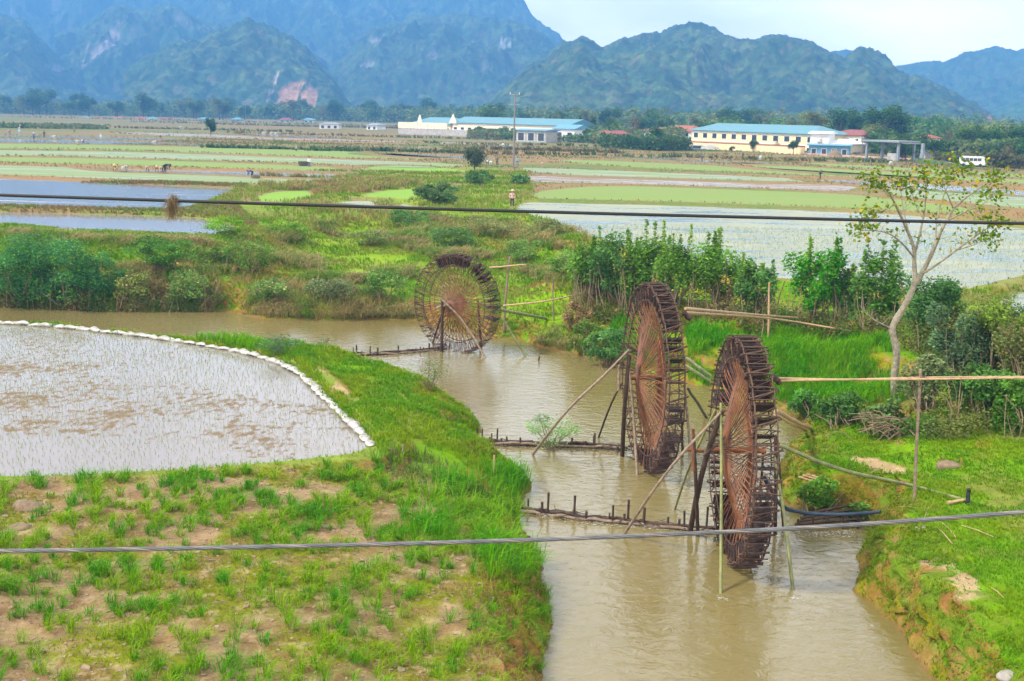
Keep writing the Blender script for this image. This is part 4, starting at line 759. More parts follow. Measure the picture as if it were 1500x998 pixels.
# tall bright grass
i=rng.integers(0,len(dk),1500);P=np.hstack([dk[i][:,:2]+rng.normal(0,.13,(1500,2))+np.array([.12,.1]),np.full((1500,1),1.2)]);P=P[fbm(P[:,0]/1.5,P[:,1]/1.5,2,77)>.47]
grass('bank_grass','weeds growing between the sandbags',P,.12+.16*rng.random(len(P)),.016,(.12,.27,.02),(.22,.30,.05),4,spread=.6)
P=scat(60000,-3,26,32,60,[[(1005,480),(1140,490),(1300,500),(1330,560),(1320,600),(1180,600),(1010,560)],[(900,470),(960,480),(1000,540),(930,540),(880,520)]],dens=lambda X,Y:sst(.25,.45,fbm(X/1.3,Y/1.3,3,12)))
grass('tall_grass','tall bright green grass in the hollow behind the wheels',P,.45+.35*rng.random(len(P)),.022,(.09,.29,.025),(.16,.34,.045),5,spread=.55,droop=.4)
P=scat(9000,-12,4,18,40,[[(600,735),(640,700),(700,720),(760,740),(790,800),(800,860),(720,860),(700,800),(600,800),(585,770)],[(700,690),(780,700),(780,730),(720,740)]],dens=lambda X,Y:sst(.3,.45,fbm(X/1.,Y/1.,3,13)))
grass('tall_grass','lush clump of tall green grass on the near bank below the weirs',P,.55+.4*rng.random(len(P)),.02,(.10,.27,.035),(.19,.34,.06),7,spread=.75,droop=.5)
P=scat(20000,-22,-2,38,62,[(205,475),(250,480),(360,500),(430,520),(360,512),(250,492),(205,486)])
grass('tall_grass','strip of tall green grass between the sandbags and the channel',P,.35+.25*rng.random(len(P)),.02,(.12,.33,.03),(.18,.36,.05),5,spread=.4)
P=scat(4500,-12,4,20,40,[(560,660),(620,665),(700,700),(740,735),(650,735),(600,720),(560,690)])
grass('dark_sedge','patch of dark purplish sedge near the dike corner',P,.3+.2*rng.random(len(P)),.014,(.10,.13,.06),(.16,.13,.07),5,spread=.7,droop=.4)
P=scat(16000,-12,5,16,40,[(690,640),(760,690),(800,740),(810,860),(815,1000),(770,1000),(760,800),(700,700)],dens=lambda X,Y:.15+.45*sst(25,29,Y))
grass('bank_grass','grass overhanging the edge of the near left bank',P,.18+.15*rng.random(len(P)),.014,(.13,.26,.03),(.22,.27,.06),5,spread=.9,droop=.5)
# dry grass
dz=[[(340,415),(420,410),(560,430),(600,445),(600,475),(370,470)],[(170,400),(330,360),(380,340),(440,370),(450,400),(330,440),(170,455)],[(1440,470),(1780,490),(1780,560),(1440,540)],[(820,430),(870,430),(870,490),(830,490)],[(380,255),(500,262),(620,268),(620,280),(480,285),(380,275)],[(430,300),(600,312),(740,330),(860,340),(870,360),(700,350),(470,320)],[(880,480),(920,540),(850,530)]]
P=scat(70000,-45,40,38,160,dz,dens=lambda X,Y:sst(.35,.6,fbm(X/2.,Y/2.,3,14)))
grass('dry_grass','tufts of straw coloured dry grass on the far bank and terraces',P,.45+.5*rng.random(len(P)),.02,(.32,.24,.12),(.24,.25,.08),6,spread=.8,droop=.6,sc=1.)
P=scat(30000,-45,30,45,90,[[(340,425),(420,418),(560,436),(600,450),(600,476),(370,472)],[(170,420),(330,430),(330,458),(180,458)]],dens=lambda X,Y:.5+0*X)
grass('dry_grass','drooping dull green and straw grass along the far waterline',P,.5+.4*rng.random(len(P)),.02,(.16,.2,.07),(.33,.26,.14),6,spread=.8,droop=.65,sc=.8)
# hollow edges and slopes: leafy weeds
P=scat(90000,-45,40,36,95,[[(-280,335),(200,345),(380,345),(450,390),(340,455),(-280,455)],[(840,380),(1000,400),(1320,430),(1780,480),(1780,600),(1180,600),(1330,560),(1300,500),(1000,480),(860,520)],[(1130,590),(1330,590),(1500,600),(1500,640),(1250,640),(1150,600)],[(1135,690),(1250,690),(1280,740),(1250,765),(1140,750)]],dens=lambda X,Y:sst(.3,.55,fbm(X/1.7,Y/1.7,3,15)))
mb=MB()
for k in range(3): leaves(mb,P+rng.normal(0,.1,P.shape)+np.array([0,0,.12+.1*k]),np.maximum(.11,px2(P)*2.2)*rng.uniform(.6,1.3,len(P)),tone(P,(.10,.21,.04),(.2,.28,.06),1.2,3),.5)
mb.obj('ground_cover',LEAF,kind='stuff',label='leafy weeds covering the banks',cat='weeds')
P=scat(90000,4,26,14,48,[(1120,600),(1300,600),(1780,700),(1780,1090),(1180,1090),(1120,800)],zr=(.03,1.25),water=True,dens=lambda X,Y:(np.abs(sdf(RIVs,X,Y,8)-.9)<1.1)*sst(.3,.5,fbm(X/.7,Y/.7,3,18)))
P=P[bare(P[:,0],P[:,1])>.5];mb=MB();leaves(mb,P+rng.normal(0,.05,P.shape)+np.array([0,0,.05]),.07*rng.uniform(.5,1.6,len(P)),tone(P,(.16,.20,.03),(.13,.26,.04),.7,3),.5)
mb.obj('bank_moss',LEAF,kind='stuff',label='mossy plants hanging on the eroded right bank',cat='moss')
dA=np.hypot(np.gradient(RG,axis=0),np.abs(np.gradient(ZG,axis=0)))*np.hypot(RG*(AZ[1]-AZ[0]),np.gradient(ZG,axis=1));wk=(dA*BK*(RG<62)*(RG>14)*(DS<1.9)*(np.abs(AG)<R(26))*sst(.35,.5,fbm(QX/.8,QY/.8,3,105))).ravel()
ii=rng.choice(len(wk),17000,p=wk/wk.sum());P=np.stack([XD.ravel()[ii],YD.ravel()[ii],ZG.ravel()[ii]],1)+rng.normal(0,.05,(17000,3));P=P[rng.random(17000)<sst(.25,.8,P[:,2])*.85+.15]
mb=MB();leaves(mb,P,np.maximum(.06,px2(P)*1.8)*rng.uniform(.5,1.6,len(P)),tone(P,(.20,.20,.03),(.13,.27,.04),.7,3),.6)
mb.obj('bank_moss',LEAF,kind='stuff',label='small mossy plants clinging to the steep river banks',cat='moss')
P=P[bare(P[:,0],P[:,1])>.5];blades_=P[rng.random(len(P))<.5];grass('bank_grass','grass hanging over the eroded river banks',blades_,.12+.14*rng.random(len(blades_)),.012,(.15,.30,.03),(.26,.30,.07),4,spread=1.1,droop=.9)
# weeds in the near left field (countless clumps)
NF_=[(-280,705),(200,700),(480,678),(570,672),(640,700),(740,760),(790,830),(812,900),(812,1090),(-280,1090)]
P=scat(4200,-22,2,14,34,NF_,dens=lambda X,Y:sst(.3,.6,fbm(X/1.4,Y/1.4,3,16))*.9+.1)
sz=rng.uniform(.5,1.3,len(P));Q=np.repeat(P,4,0)+rng.normal(0,.05,(len(P)*4,3))*np.array([1,1,0])
grass('crop_grass','fountain shaped clumps of green grass sprouting in the brown field',Q,np.repeat(.34*sz,4),.011,(.10,.26,.04),(.21,.33,.055),9,spread=.95,droop=.55,sc=.7,colvar=.42)
P=scat(55000,-22,2,14,34,NF_,dens=lambda X,Y:sst(.42,.6,fbm(X/1.6,Y/1.6,4,83)))
grass('low_weeds','fine low weeds and moss in the brown field',P,.05+.05*rng.random(len(P)),.01,(.18,.25,.04),(.26,.25,.07),3,spread=1.2)
P=scat(9000,-16,3,14,40,[(-280,690),(350,678),(480,666),(560,652),(575,672),(480,688),(350,702),(-280,716)]);grass('bank_grass','short grass on the bund between paddy and brown field',P,.08+.1*rng.random(len(P)),.014,(.16,.32,.03),(.24,.32,.06),4,spread=.8)
P=scat(4600,-22,2,14,34,NF_);grass('dead_stalks','dead straw stalks in the brown field',P,.08+.14*rng.random(len(P)),.01,(.36,.27,.15),(.30,.2,.11),2,spread=1.4,droop=.7)
P=scat(6000,-5,3,14,30,[(700,830),(790,830),(812,900),(812,1090),(700,1090)]);grass('dead_stalks','dry brown grass on the eroded edge of the near bank',P,.1+.16*rng.random(len(P)),.012,(.30,.19,.10),(.22,.14,.08),4,spread=1.,droop=.7)
P=scat(9000,-22,2,14,34,NF_);mb=MB()
for q in P:
    r_=rng.uniform(.01,.03) if rng.random()<.97 else rng.uniform(.03,.06);v=rng.normal(size=(8,3));v/=np.linalg.norm(v,axis=1,keepdims=True)
    b=np.array([[i,j,k] for i in(-1,1) for j in(-1,1) for k in(-1,1)])*r_*np.array([1.2,1,.7])+rng.normal(0,r_*.3,(8,3));mb.add(q+b,[[0,1,3,2],[4,6,7,5],[0,4,5,1],[2,3,7,6],[0,2,6,4],[1,5,7,3]])
mb.obj('soil_clods',plain('soil_clod',(.32,.23,.15),.95,.35,4,.4),True,kind='stuff') if False else mb.obj('soil_clods',plain('soil_clod',(.32,.23,.15),.95,.35,4,.4),kind='stuff')
# rice seedlings
def seed(name,label,fi,n,h,c1,c2,z,row=.22,k=3,maxr=200):
    P2=FW[fi][2];x0,y0=P2.min(0);x1,y1=P2.max(0);X,Y=np.meshgrid(np.arange(max(-45,x0)-25,min(60,x1),row),np.arange(y0,min(y1,maxr),row*1.1));X=X.ravel()+rng.normal(0,.03 if fi==0 else .16,X.size);Y=Y.ravel()+rng.normal(0,.03 if fi==0 else .16,Y.size);X=X+.25*Y
    q=inside(P2,X,Y)&(rng.random(len(X))<n);X,Y=X[q],Y[q];px,py=proj(X,Y,X*0+z);q=(px>-260)&(px<1760);X,Y=X[q],Y[q]
    P=np.stack([X,Y,X*0+z-.02],1);mb=MB();blades(mb,P,h,np.maximum(.006,px2(P)*.32),tone(P,c1,c2,1.,5),k,spread=.45,droop=.2);return mb.obj(name,GRASSM,kind='stuff',label=label,cat='rice')
seed('rice_seedlings','thin rows of rice seedlings standing in the near flooded paddy',0,.8,.14,(.26,.33,.13),(.32,.36,.18),1.15,.2)
seed('rice_seedlings','rice seedlings standing in the large right hand paddy',3,.55,.2,(.22,.30,.12),(.30,.34,.18),2.85,.34,2,95)
seed('rice_seedlings','rice seedlings in the paddy corner at the right edge',4,.8,.2,(.16,.25,.09),(.25,.3,.14),2.8,.3,2,95)
# ------------------------------------------------------------------ buildings and other far things
def house(label,xl,xr,Yl,Yr,eave,ridge,wallm,roofm,depth=10.,cols=4,rows=1,hip=True,base=2.6,win=(.45,.5),name='house',cat='house',group=None,over=.6,band=False,skip=(),gable=None,roofcap=True):
    """facade from photo column xl at depth Yl to xr at depth Yr; eave and ridge are photo rows read at the facade's left end"""
    a=At(xl,200,Yl);b=At(xr,200,Yr);L=float(np.hypot(*(b-a)[:2]));rz=math.atan2(b[1]-a[1],b[0]-a[0])
    ze=At(xl,eave,Yl)[2]-base;zr=At(xl,ridge,Yl+depth/2)[2]-base;t=empty(name,(a[0],a[1],base),label,cat,group,rz)
    MB().box((L/2,depth/2,ze/2-.5),(L,depth,ze+1)).obj('wall',wallm,t)
    r=MB();o=over;i=min(depth*.5,L*.25) if hip else 0
    V=[(-o,-o,ze),(L+o,-o,ze),(L+o,depth+o,ze),(-o,depth+o,ze),(i-(0 if hip else o),depth/2,zr),(L-i+(0 if hip else o),depth/2,zr)]
    V2=[(x,y,z+.18) for x,y,z in V[:4]]
    W=V[:4]+V2+V[4:];r.add(W,[[4,5,9,8],[6,7,8,9],[0,1,5,4],[1,2,6,5],[2,3,7,6],[3,0,4,7],[0,3,2,1]]);r.add(W,[[5,6,9],[7,4,8]]);ro=r.obj('roof',roofm,t)
    if band: MB().box((L/2,-.04,ze*.5),(L,.1,.22)).box((L/2,-.05,ze-.25),(L+.1,.14,.3)).obj('cornice',TRIM,t)
    cw=L/cols;rh=ze/rows
    for j in range(rows):
        for k in range(cols):
            if (k,j) in skip: continue
            w_,h_=cw*win[0],rh*win[1];cx,cz=cw*(k+.5),rh*(j+.52)
            f=MB();e=.1;D=.09
            for q,d in(((cx,-D/2,cz+h_/2+e/2),(w_+2*e,D,e)),((cx,-D/2,cz-h_/2-e/2),(w_+2*e,D,e)),((cx-w_/2-e/2,-D/2,cz),(e,D,h_)),((cx+w_/2+e/2,-D/2,cz),(e,D,h_))): f.box(q,d)
            wo=f.obj('window',TRIM,t);MB().box((cx,-.02,cz),(w_,.04,h_)).obj('pane',GLASS,wo)
    if gable is not None:
        for x in gable: MB().prism([(x-2.4,ze-.2),(x+2.4,ze-.2),(x+.7,zr-.2),(x,zr+.9),(x-.7,zr-.2)],-.7,-.2).obj('gable',CREAML,t)
    return t
house('long two storey cream school with teal hipped roof and a row of dark windows',1013,1196,385,330,191,179.5,CREAM,ROOFB,12,12,2,name='school_building',cat='school',band=True,base=1.6)
house('long low cream factory with teal roof behind the electric pole',662,832,470,420,180,170.5,CREAML,ROOFB,14,15,1,hip=False,name='factory_building',cat='factory',win=(.45,.35),band=True,gable=[1.2],base=2.4)
house('shorter yellow block with teal roof at the left end of the factory',602,660,500,470,181,171,CREAM,ROOFB,12,6,1,hip=True,name='factory_building',cat='factory',win=(.5,.35),gable=[9],base=2.4)
a=At(584,186,470);b=At(720,190,440);t=empty('perimeter_wall',(a[0],a[1],2.4),'long cream topped grey perimeter wall below the left factory','wall',rz=math.atan2(b[1]-a[1],b[0]-a[0]));L=float(np.hypot(*(b-a)[:2]))
MB().box((L/2,0,1.3),(L,.4,3.2)).obj('wall',GREYC,t);MB().box((L*.27,-.05,4.1),(L*.54,.5,2.4)).obj('parapet',CREAML,t)
for k in range(14): MB().box((L*.27*(k+.5)/7,-.35,4.1),(.4,.2,2.5)).obj('pier',CREAML,t)
house('low grey blue shed with open front below the right end of the factory',756,800,375,370,191,188,GREYC,BLUEM,8,3,1,hip=False,name='shed',cat='shed',win=(.6,.6))
house('light blue porch roof building against the factory gable',812,842,390,385,189,182,WHITEW,BLUEM,8,2,1,hip=False,name='shed',cat='shed')
house('small house with bright red roof left of the scrub at centre',880,897,400,400,196,191,CREAM,ROOFT,8,1,1)
house('grey shed with dark rusty roof right of the small red roof',895,920,380,380,197,191,GREYC,ROOFR,8,1,1,name='shed',cat='shed')
house('white two storey house with pinkish red roof left of the school',966,1012,420,410,192,183,WHITEW,ROOFT,12,4,2,win=(.35,.5))
house('white house half hidden by twiggy trees, left of the pinkish roofed one',942,966,430,425,192,186,WHITEW,ROOFT,9,2,1)
house('white plain gable building at the right end of the school',1187,1214,320,318,196,192,WHITEW,WHITEW,10,1,1,skip=[(0,0)],name='annex_building',cat='annex',hip=False)
house('cream house with maroon hipped roof right of the white gable',1211,1262,340,330,197.5,189,CREAML,ROOFR,12,4,2,win=(.3,.4),base=2.)
house('long pale lower hall with pale tent like roof before the maroon roofed house',1211,1244,320,316,211,203,CREAML,TRIM,10,3,1,name='hall',cat='hall')
house('low teal metal shed before the maroon roofed house',1186,1246,300,297,213,210,BLUEM,BLUEM,8,4,1,hip=False,name='shed',cat='shed',base=1.8)
house('small house with bright red roof near the bus road',1412,1432,290,288,223,219,WHITEW,ROOFT,8,2,1)
house('grey low stall under the trees left of the bus',1340,1358,290,288,223,219,GREYC,METAL,6,2,1,hip=False,name='stall',cat='stall',win=(.6,.6))
house('white walled house far behind the trees right of the canopy',1345,1356,360,358,203,197,WHITEW,ROOFT,8,1,1)
for px,tail in((118,'white walls and rust roof'),(140,'long pale roof'),(165,'terracotta gable'),(198,'white front and teal roof'),(214,'white and grey roof'),(236,'red brown roof'),(292,'pale blue roof'),(340,'small grey roof'),(410,'pinkish roof by the bare cliff'),(445,'small white front')):
    house('tiny far village house with '+tail,px,px+rng.uniform(10,16),860,860,173.5+px*.006,170+px*.006,WHITEW,[ROOFT,ROOFB,ROOFR][px%3],9,2,1,group='houses of the far left village',over=1)
house('pair sized white shed with pale roof beyond the bright green field',468,496,560,560,182,179,WHITEW,METAL,9,3,1,name='shed',cat='shed')
house('small white house left of the long factories',537,552,560,558,184,180,WHITEW,METAL,9,2,1)
# boundary wall before the school
a=At(992,209,340);b=At(1420,228,262);L=float(np.hypot(*(b-a)[:2]));t=empty('perimeter_wall',(a[0],a[1],2.2),'low cream and brick boundary wall in front of the school','wall',rz=math.atan2(b[1]-a[1],b[0]-a[0]))
MB().box((L*.25,0,1.4),(L*.5,.3,2.6)).obj('wall',CREAM,t);MB().box((L*.25,0,2.8),(L*.5,.5,.25)).obj('coping',ROOFT,t);MB().box((L*.75,0,.5),(L*.5,.3,1.4)).obj('low_wall',plain('pinkish_wall',(.55,.36,.30),.9,.2,1),t)
# flat canopy on columns
a=At(1271,206,270);b=At(1318,207,262);L=float(np.hypot(*(b-a)[:2]));t=empty('canopy',(a[0],a[1],2.4),'flat grey canopy on tall square columns, open like a fuel station','canopy',rz=math.atan2(b[1]-a[1],b[0]-a[0]))
zt=At(1271,206,270)[2]-2.4;MB().box((L/2,2.5,zt),(L+1.4,7,.35)).box((L/2,2.5,zt-.25),(L+.8,6.4,.15)).obj('roof',METAL,t)
for x,y in((0,0),(L*.98,0),(0,5),(L*.98,5),(L*.5,5)): MB().box((x,y,zt/2-.3),(.5,.5,zt+.2)).obj('column',METAL,t)
MB().box((L*1.7,0,zt/2-.3),(.6,.5,zt+.3)).box((L*1.35,0,zt-.3),(L*.75,.12,.12)).obj('gate_pillar',METAL,t)
MB().box((L*.75,1,1.2),(2.5,1.2,2.2)).obj('kiosk',GREYC,t)
# road with the bus
rd=np.array([At(x,y,Y) for x,y,Y in [(1345,231,255),(1375,235,245),(1410,242,232),(1450,248,222),(1520,258,208),(1700,285,180)]]);rd=chaikin(rd,2,False)
mb=MB();n=len(rd);A=rd+np.array([0,-1.8,0]);B=rd+np.array([0,1.8,0]);A2=rd+np.array([0,-5,-5]);B2=rd+np.array([0,5,-5])
mb.add(np.stack([A,B],1).reshape(-1,3),grid_faces(n,2));mb.obj('road',plain('pale_road',(.62,.6,.55),.9,.1,1),kind='structure')
mb=MB();A[:,2]-=.02;B[:,2]-=.02;mb.add(np.stack([A2,A-(0,.3,.1),B+(0,.3,-.1),B2],1).reshape(-1,3),grid_faces(n,4));mb.obj('road_embankment',plain('embankment_grass',(.11,.17,.05),.95,.4,.6,.4),kind='structure')
rdw=rd
def bus():
    q=At(1424,243,228);d=rdw[np.argmin(abs(rdw[:,1]-228))];t=empty('minibus',(q[0],228,d[2]),'white minibus with dark side windows driving on the raised pale road','minibus',rz=R(-28));s=.75
    t.scale=(s,s,s);MB()
    pf=[(-3.1,.45),(3.1,.45),(3.15,1.3),(2.85,2.35),(2.4,2.65),(-2.9,2.65),(-3.15,2.3)];bd=MB().prism(pf,-1.05,1.05,1).obj('body',WHITEB2,t)
    for x in(-2.2,-1.2,-.2,.8,1.8): MB().box((x,-1.07,1.85),(.85,.06,.7)).obj('window',GLASS,t)
    MB().box((-3.17,0,1.85),(.06,1.7,.75)).obj('rear_window',GLASS,t);MB().box((3.06,0,1.8),(.1,1.8,.8)).obj('windscreen',GLASS,t)
    MB().box((3.2,0,.6),(.15,2.1,.3)).obj('bumper',METAL,t)
    for x in(-2,2.1):
        for y in(-1,1):
            w_=MB();a=np.arange(14)*2*math.pi/14;V=[(x+.42*math.cos(v),y+dy,.42+.42*math.sin(v)) for dy in(-.12,.12) for v in a];w_.add(V,[[i,(i+1)%14,(i+1)%14+14,i+14] for i in range(14)]);w_.add(V[:14],[list(range(14))]);w_.add(V[14:],[list(range(14))]);o=w_.obj('wheel',BLACK,t)
    for y in(-.8,.8): MB().box((3.24,y,.95),(.06,.3,.2)).obj('headlight',TRIM,t)
WHITEB2=plain('white_paint',(.6,.6,.57),.35,.05,1)
bus()
# parked van left of the school, and white marquee
t=empty('parked_van',(*At(1024,212,322)[:2],2.3),'grey blue van parked by the school wall','van');MB().prism([(-2.2,.4),(2.2,.4),(2.2,1.1),(1.3,1.3),(.8,2),(-2.1,2)],-.9,.9,1).obj('body',plain('grey_blue_paint',(.3,.36,.45),.4,.1,1),t)
MB().box((-.7,-.93,1.55),(2.2,.06,.55)).obj('window',GLASS,t)
for x in(-1.4,1.4): MB().lathe([(0,-.1),(.36,-.1),(.36,.1),(0,.1)],(0,0,0)).obj('wheel',BLACK,t,location=None) if False else MB().box((x,-.85,.36),(.66,.2,.66)).obj('wheel',BLACK,t)
t=empty('marquee',(*At(1040,212,318)[:2],2.3),'white pinkish tarpaulin tent beside the parked van','tent');MB().lathe([(2.6,1.2),(2.2,1.7),(1.,2.1),(0.02,2.3)],n=10).obj('canopy',WHITEB,t);
for k in range(4): MB().box((2.3*math.cos(k*1.57+.7),2.3*math.sin(k*1.57+.7),.6),(.1,.1,1.4)).obj('pole',METAL,t)
MB().tube([(0,0,0),(0,0,5)],.09,6).obj('flagpole',METAL,None,label='thin flagpole with red flag above the pinkish roofed house',cat='flagpole').location=(*At(1008,190,405)[:2],8)
# thatched haystack huts
for px,py,lab in((1222,226,'brown thatched stack on posts before the teal shed'),):
    p=GP(px,py+8);t=empty('haystack',p,lab,'haystack');t.scale=(.6,.6,.5);MB().lathe([(2.8,1.8),(2.4,2.8),(1.4,3.9),(.1,4.4)],n=14).obj('thatch',STEM,t,True)
    for k in range(5): MB().tube([(2*math.cos(k*1.26),2*math.sin(k*1.26),-.2),(2*math.cos(k*1.26),2*math.sin(k*1.26),2)],.09,6).obj('post',GREYW,t)
# utility poles
POLEM=plain('concrete_pole',(.22,.2,.18),.9,.2,1)
def upole(px,py,top,label,arm=True,group='electric poles in the plain',r=.16):
    p=GP(px,py);h=(py-top)/FP*p[1]*1.02;t=empty('utility_pole',p,label,'utility pole',group)
    MB().tube([(0,0,-.4),(0,0,h*.5),(0,0,h)],[r*1.3,r,r*.6],10).obj('pole',POLEM,t,True)
    if arm:
        for z in(.97,.84 if h>8 else .9): MB().box((0,0,h*z),(h*.14,.1,.12)).obj('crossarm',METAL,t)
        for x in(-.06,.06,0): MB().tube([(x*h,0,h*.97),(x*h,0,h*.97+.35)],.05,6).obj('insulator',TRIM,t)
    return t
upole(752,247,141,'tall grey concrete electric pole standing at the centre of the plain',r=.14)
for px,py,tp,s in((105,175,161,'shortest far electric pole at the left of the village'),(205,180,150,'far electric pole before the white village houses'),(253,182,151,'far electric pole between the village and the lone tree'),(303,180,148,'far electric pole behind the lone round tree'),(360,186,150,'far electric pole right of the lone round tree'),(405,184,170,'short far pole below the bare orange cliff'),(1448,232,205,'pole under the trees beside the bus'),(1262,226,203,'street pole left of the canopy'),(1487,215,190,'pole near the right edge above the road'),(1252,224,205,'leaning street pole beside the teal shed')):
    upole(px,py,tp,s,r=.14)
t=empty('radio_mast',(*At(1209,150,1640)[:2],At(1209,150,1640)[2]-3),'thin lattice radio mast on the slope of the central hill','mast');hh=At(1209,108,1640)[2]-At(1209,150,1640)[2]
for sx,sy in((-1,-1),(1,-1),(0,1)): MB().tube([(sx*1.1,sy*1.1,-20),(sx*.3,sy*.3,hh)],.13,5).obj('leg',METAL,t)
mb=MB()
for k in range(12):
    z0=k*hh/12;s0=1.1-.8*k/12;mb.tube([(-s0,-s0,z0),(s0,-s0,z0+hh/12)],.07,4);mb.tube([(s0,-s0,z0),(0,s0,z0+hh/12)],.07,4);mb.tube([(0,s0,z0),(-s0,-s0,z0+hh/12)],.07,4)
mb.obj('lattice',METAL,t)
# scrub belts: continuous undergrowth
def belt(pts,n,h,label,c1,c2,size,dp=8):
    P=[]
    pts=np.array(pts,float);u=rng.uniform(0,len(pts)-1.001,n);i=u.astype(int);f=u-i;q=pts[i]*(1-f[:,None])+pts[i+1]*f[:,None]
    X=[];B=np.array([[*At(a,180,y)[:2],2.6] for a,_,y in q]);B[:,1]+=rng.uniform(-dp,dp,n);hh=h*(.25+.9*fbm(B[:,0]/9,B[:,1]/9,4,33))
    B[:,2]+=rng.random(n)**.7*hh;mb=MB();leaves(mb,B,size*rng.uniform(.6,1.3,n),tone(B,c1,c2,9,3),.5,1.5);mb.obj('undergrowth',LEAF,kind='stuff',label=label,cat='undergrowth')
belt([(685,0,415),(770,0,405),(850,0,385),(960,0,330)],6500,4.2,'continuous scrub at the foot of the factory',(.11,.18,.06),(.2,.22,.1),1.0)
belt([(840,0,420),(980,0,400),(1010,0,440)],4000,7,'wooded scrub behind the small red roofs',(.1,.17,.06),(.19,.22,.09),1.1,14)
belt([(880,0,330),(960,0,310),(1010,0,320)],3600,5,'dark scrub before the white house',(.05,.10,.035),(.09,.14,.05),.9)
belt([(1272,0,330),(1340,0,310),(1430,0,290),(1560,0,280)],12000,7,'dense trees and scrub along the road at right',(.08,.15,.045),(.16,.2,.08),1.1,12)
belt([(1380,0,250),(1460,0,238),(1560,0,225)],5000,4.5,'brown scrub bank above the bus road',(.13,.13,.06),(.2,.14,.09),.7,4)
belt([(1000,0,520),(1200,0,470),(1400,0,430),(1560,0,400)],15000,11,'wooded belt behind the school at the foot of the hills',(.1,.18,.05),(.2,.24,.08),1.5,25)
belt([(-40,0,1080),(350,0,1080),(720,0,960)],26000,15,'hazy far wood along the foot of the left hills',(.11,.18,.06),(.2,.23,.09),2.6,60)
belt([(-40,0,420),(60,0,430),(150,0,440)],2500,2.6,'bushes on the bank at the far left',(.08,.14,.04),(.15,.17,.06),.9)
belt([(600,0,900),(800,0,720),(1100,0,640),(1500,0,640)],18000,16,'hazy wood along the foot of the central hills',(.1,.17,.06),(.19,.22,.08),2.2,40)
# rough tufts along bunds on the plain
Q=[]
for t_,z,P in FW[1:]:
    for i in range(len(P)):
        a,b=P[i],P[(i+1)%len(P)];L=np.hypot(*(b-a));n=int(min(60,L*1.6));u=rng.random(n)[:,None];q=a*(1-u)+b*u+rng.normal(0,.5,(n,2));Q.append(q)
Q=np.concatenate(Q);k=(Q[:,1]<420)&(rng.random(len(Q))<.8);Q=Q[k];Q=np.hstack([Q,look(ZG,Q[:,0],Q[:,1])[:,None]])
P=scat(60000,-90,120,85,330,[(-20,185),(1520,215),(1520,340),(1000,300),(760,290),(300,260),(-20,250)],dens=lambda X,Y:sst(.48,.62,fbm(X/14,Y/4,3,91)));Q=np.vstack([Q,P])
grass('bund_grass','rough brown and green tufts on the bunds of the plain',Q,(.12+.18*rng.random(len(Q)))*np.clip(np.hypot(Q[:,0],Q[:,1])/160,1,2.),.05,(.26,.19,.1),(.15,.19,.05),3,spread=1.1,sc=6)
Q=[]
for k in range(26):
    Y0=rng.uniform(240,820);x0=rng.uniform(-20,1000);x1=x0+rng.uniform(200,600);n=int(220);pxs=rng.uniform(x0,min(1520,x1),n);sl_=rng.uniform(-.08,.02);q=np.array([At(a,200,Y0*(1+sl_*(a-x0)/400))[:2] for a in pxs]);Q.append(q+rng.normal(0,.8,q.shape))
Q=np.concatenate(Q);Q=np.hstack([Q,look(ZG,Q[:,0],Q[:,1])[:,None]])
grass('bund_grass','lines of rough dark grass along the far bunds',Q,.5+.9*rng.random(len(Q)),.3,(.20,.16,.08),(.10,.15,.05),4,spread=1.3,sc=25)
# ------------------------------------------------------------------ people in the fields
SKIN=plain('skin',(.42,.25,.16),.6,.1,3);CM={}
def cloth(c):
    if c not in CM: CM[c]=plain('cloth',c,.9,.2,6)
    return CM[c]
POSE={ # joint positions (x right, y away, z up); head faces -y unless noted
 'stand':dict(pel=(0,0,.92),ch=(0,-.02,1.32),nk=(0,-.02,1.45),hd=(0,-.03,1.6),hipL=(-.1,0,.88),knL=(-.12,-.02,.48),ftL=(-.13,0,.06),hipR=(.1,0,.88),knR=(.12,-.02,.48),ftR=(.13,0,.06),shL=(-.19,0,1.38),elL=(-.3,.02,1.12),haL=(-.22,-.12,.98),shR=(.19,0,1.38),elR=(.3,.02,1.12),haR=(.22,-.12,.98)),
 'walk':dict(pel=(0,0,.9),ch=(0,-.05,1.3),nk=(0,-.06,1.44),hd=(0,-.08,1.59),hipL=(-.1,0,.86),knL=(-.11,-.2,.5),ftL=(-.11,-.25,.06),hipR=(.1,0,.86),knR=(.11,.05,.46),ftR=(.11,.3,.1),shL=(-.19,0,1.37),elL=(-.25,.12,1.12),haL=(-.25,.1,.9),shR=(.19,-.03,1.37),elR=(.26,-.15,1.14),haR=(.24,-.3,.98)),
 'bend':dict(pel=(0,.12,.86),ch=(0,-.32,.98),nk=(0,-.44,.94),hd=(0,-.56,.88),hipL=(-.1,.1,.82),knL=(-.15,-.02,.45),ftL=(-.16,.08,.06),hipR=(.1,.1,.82),knR=(.15,-.02,.45),ftR=(.16,.06,.06),shL=(-.19,-.34,.96),elL=(-.22,-.4,.66),haL=(-.12,-.5,.4),shR=(.19,-.34,.96),elR=(.2,-.44,.66),haR=(.1,-.55,.38))}
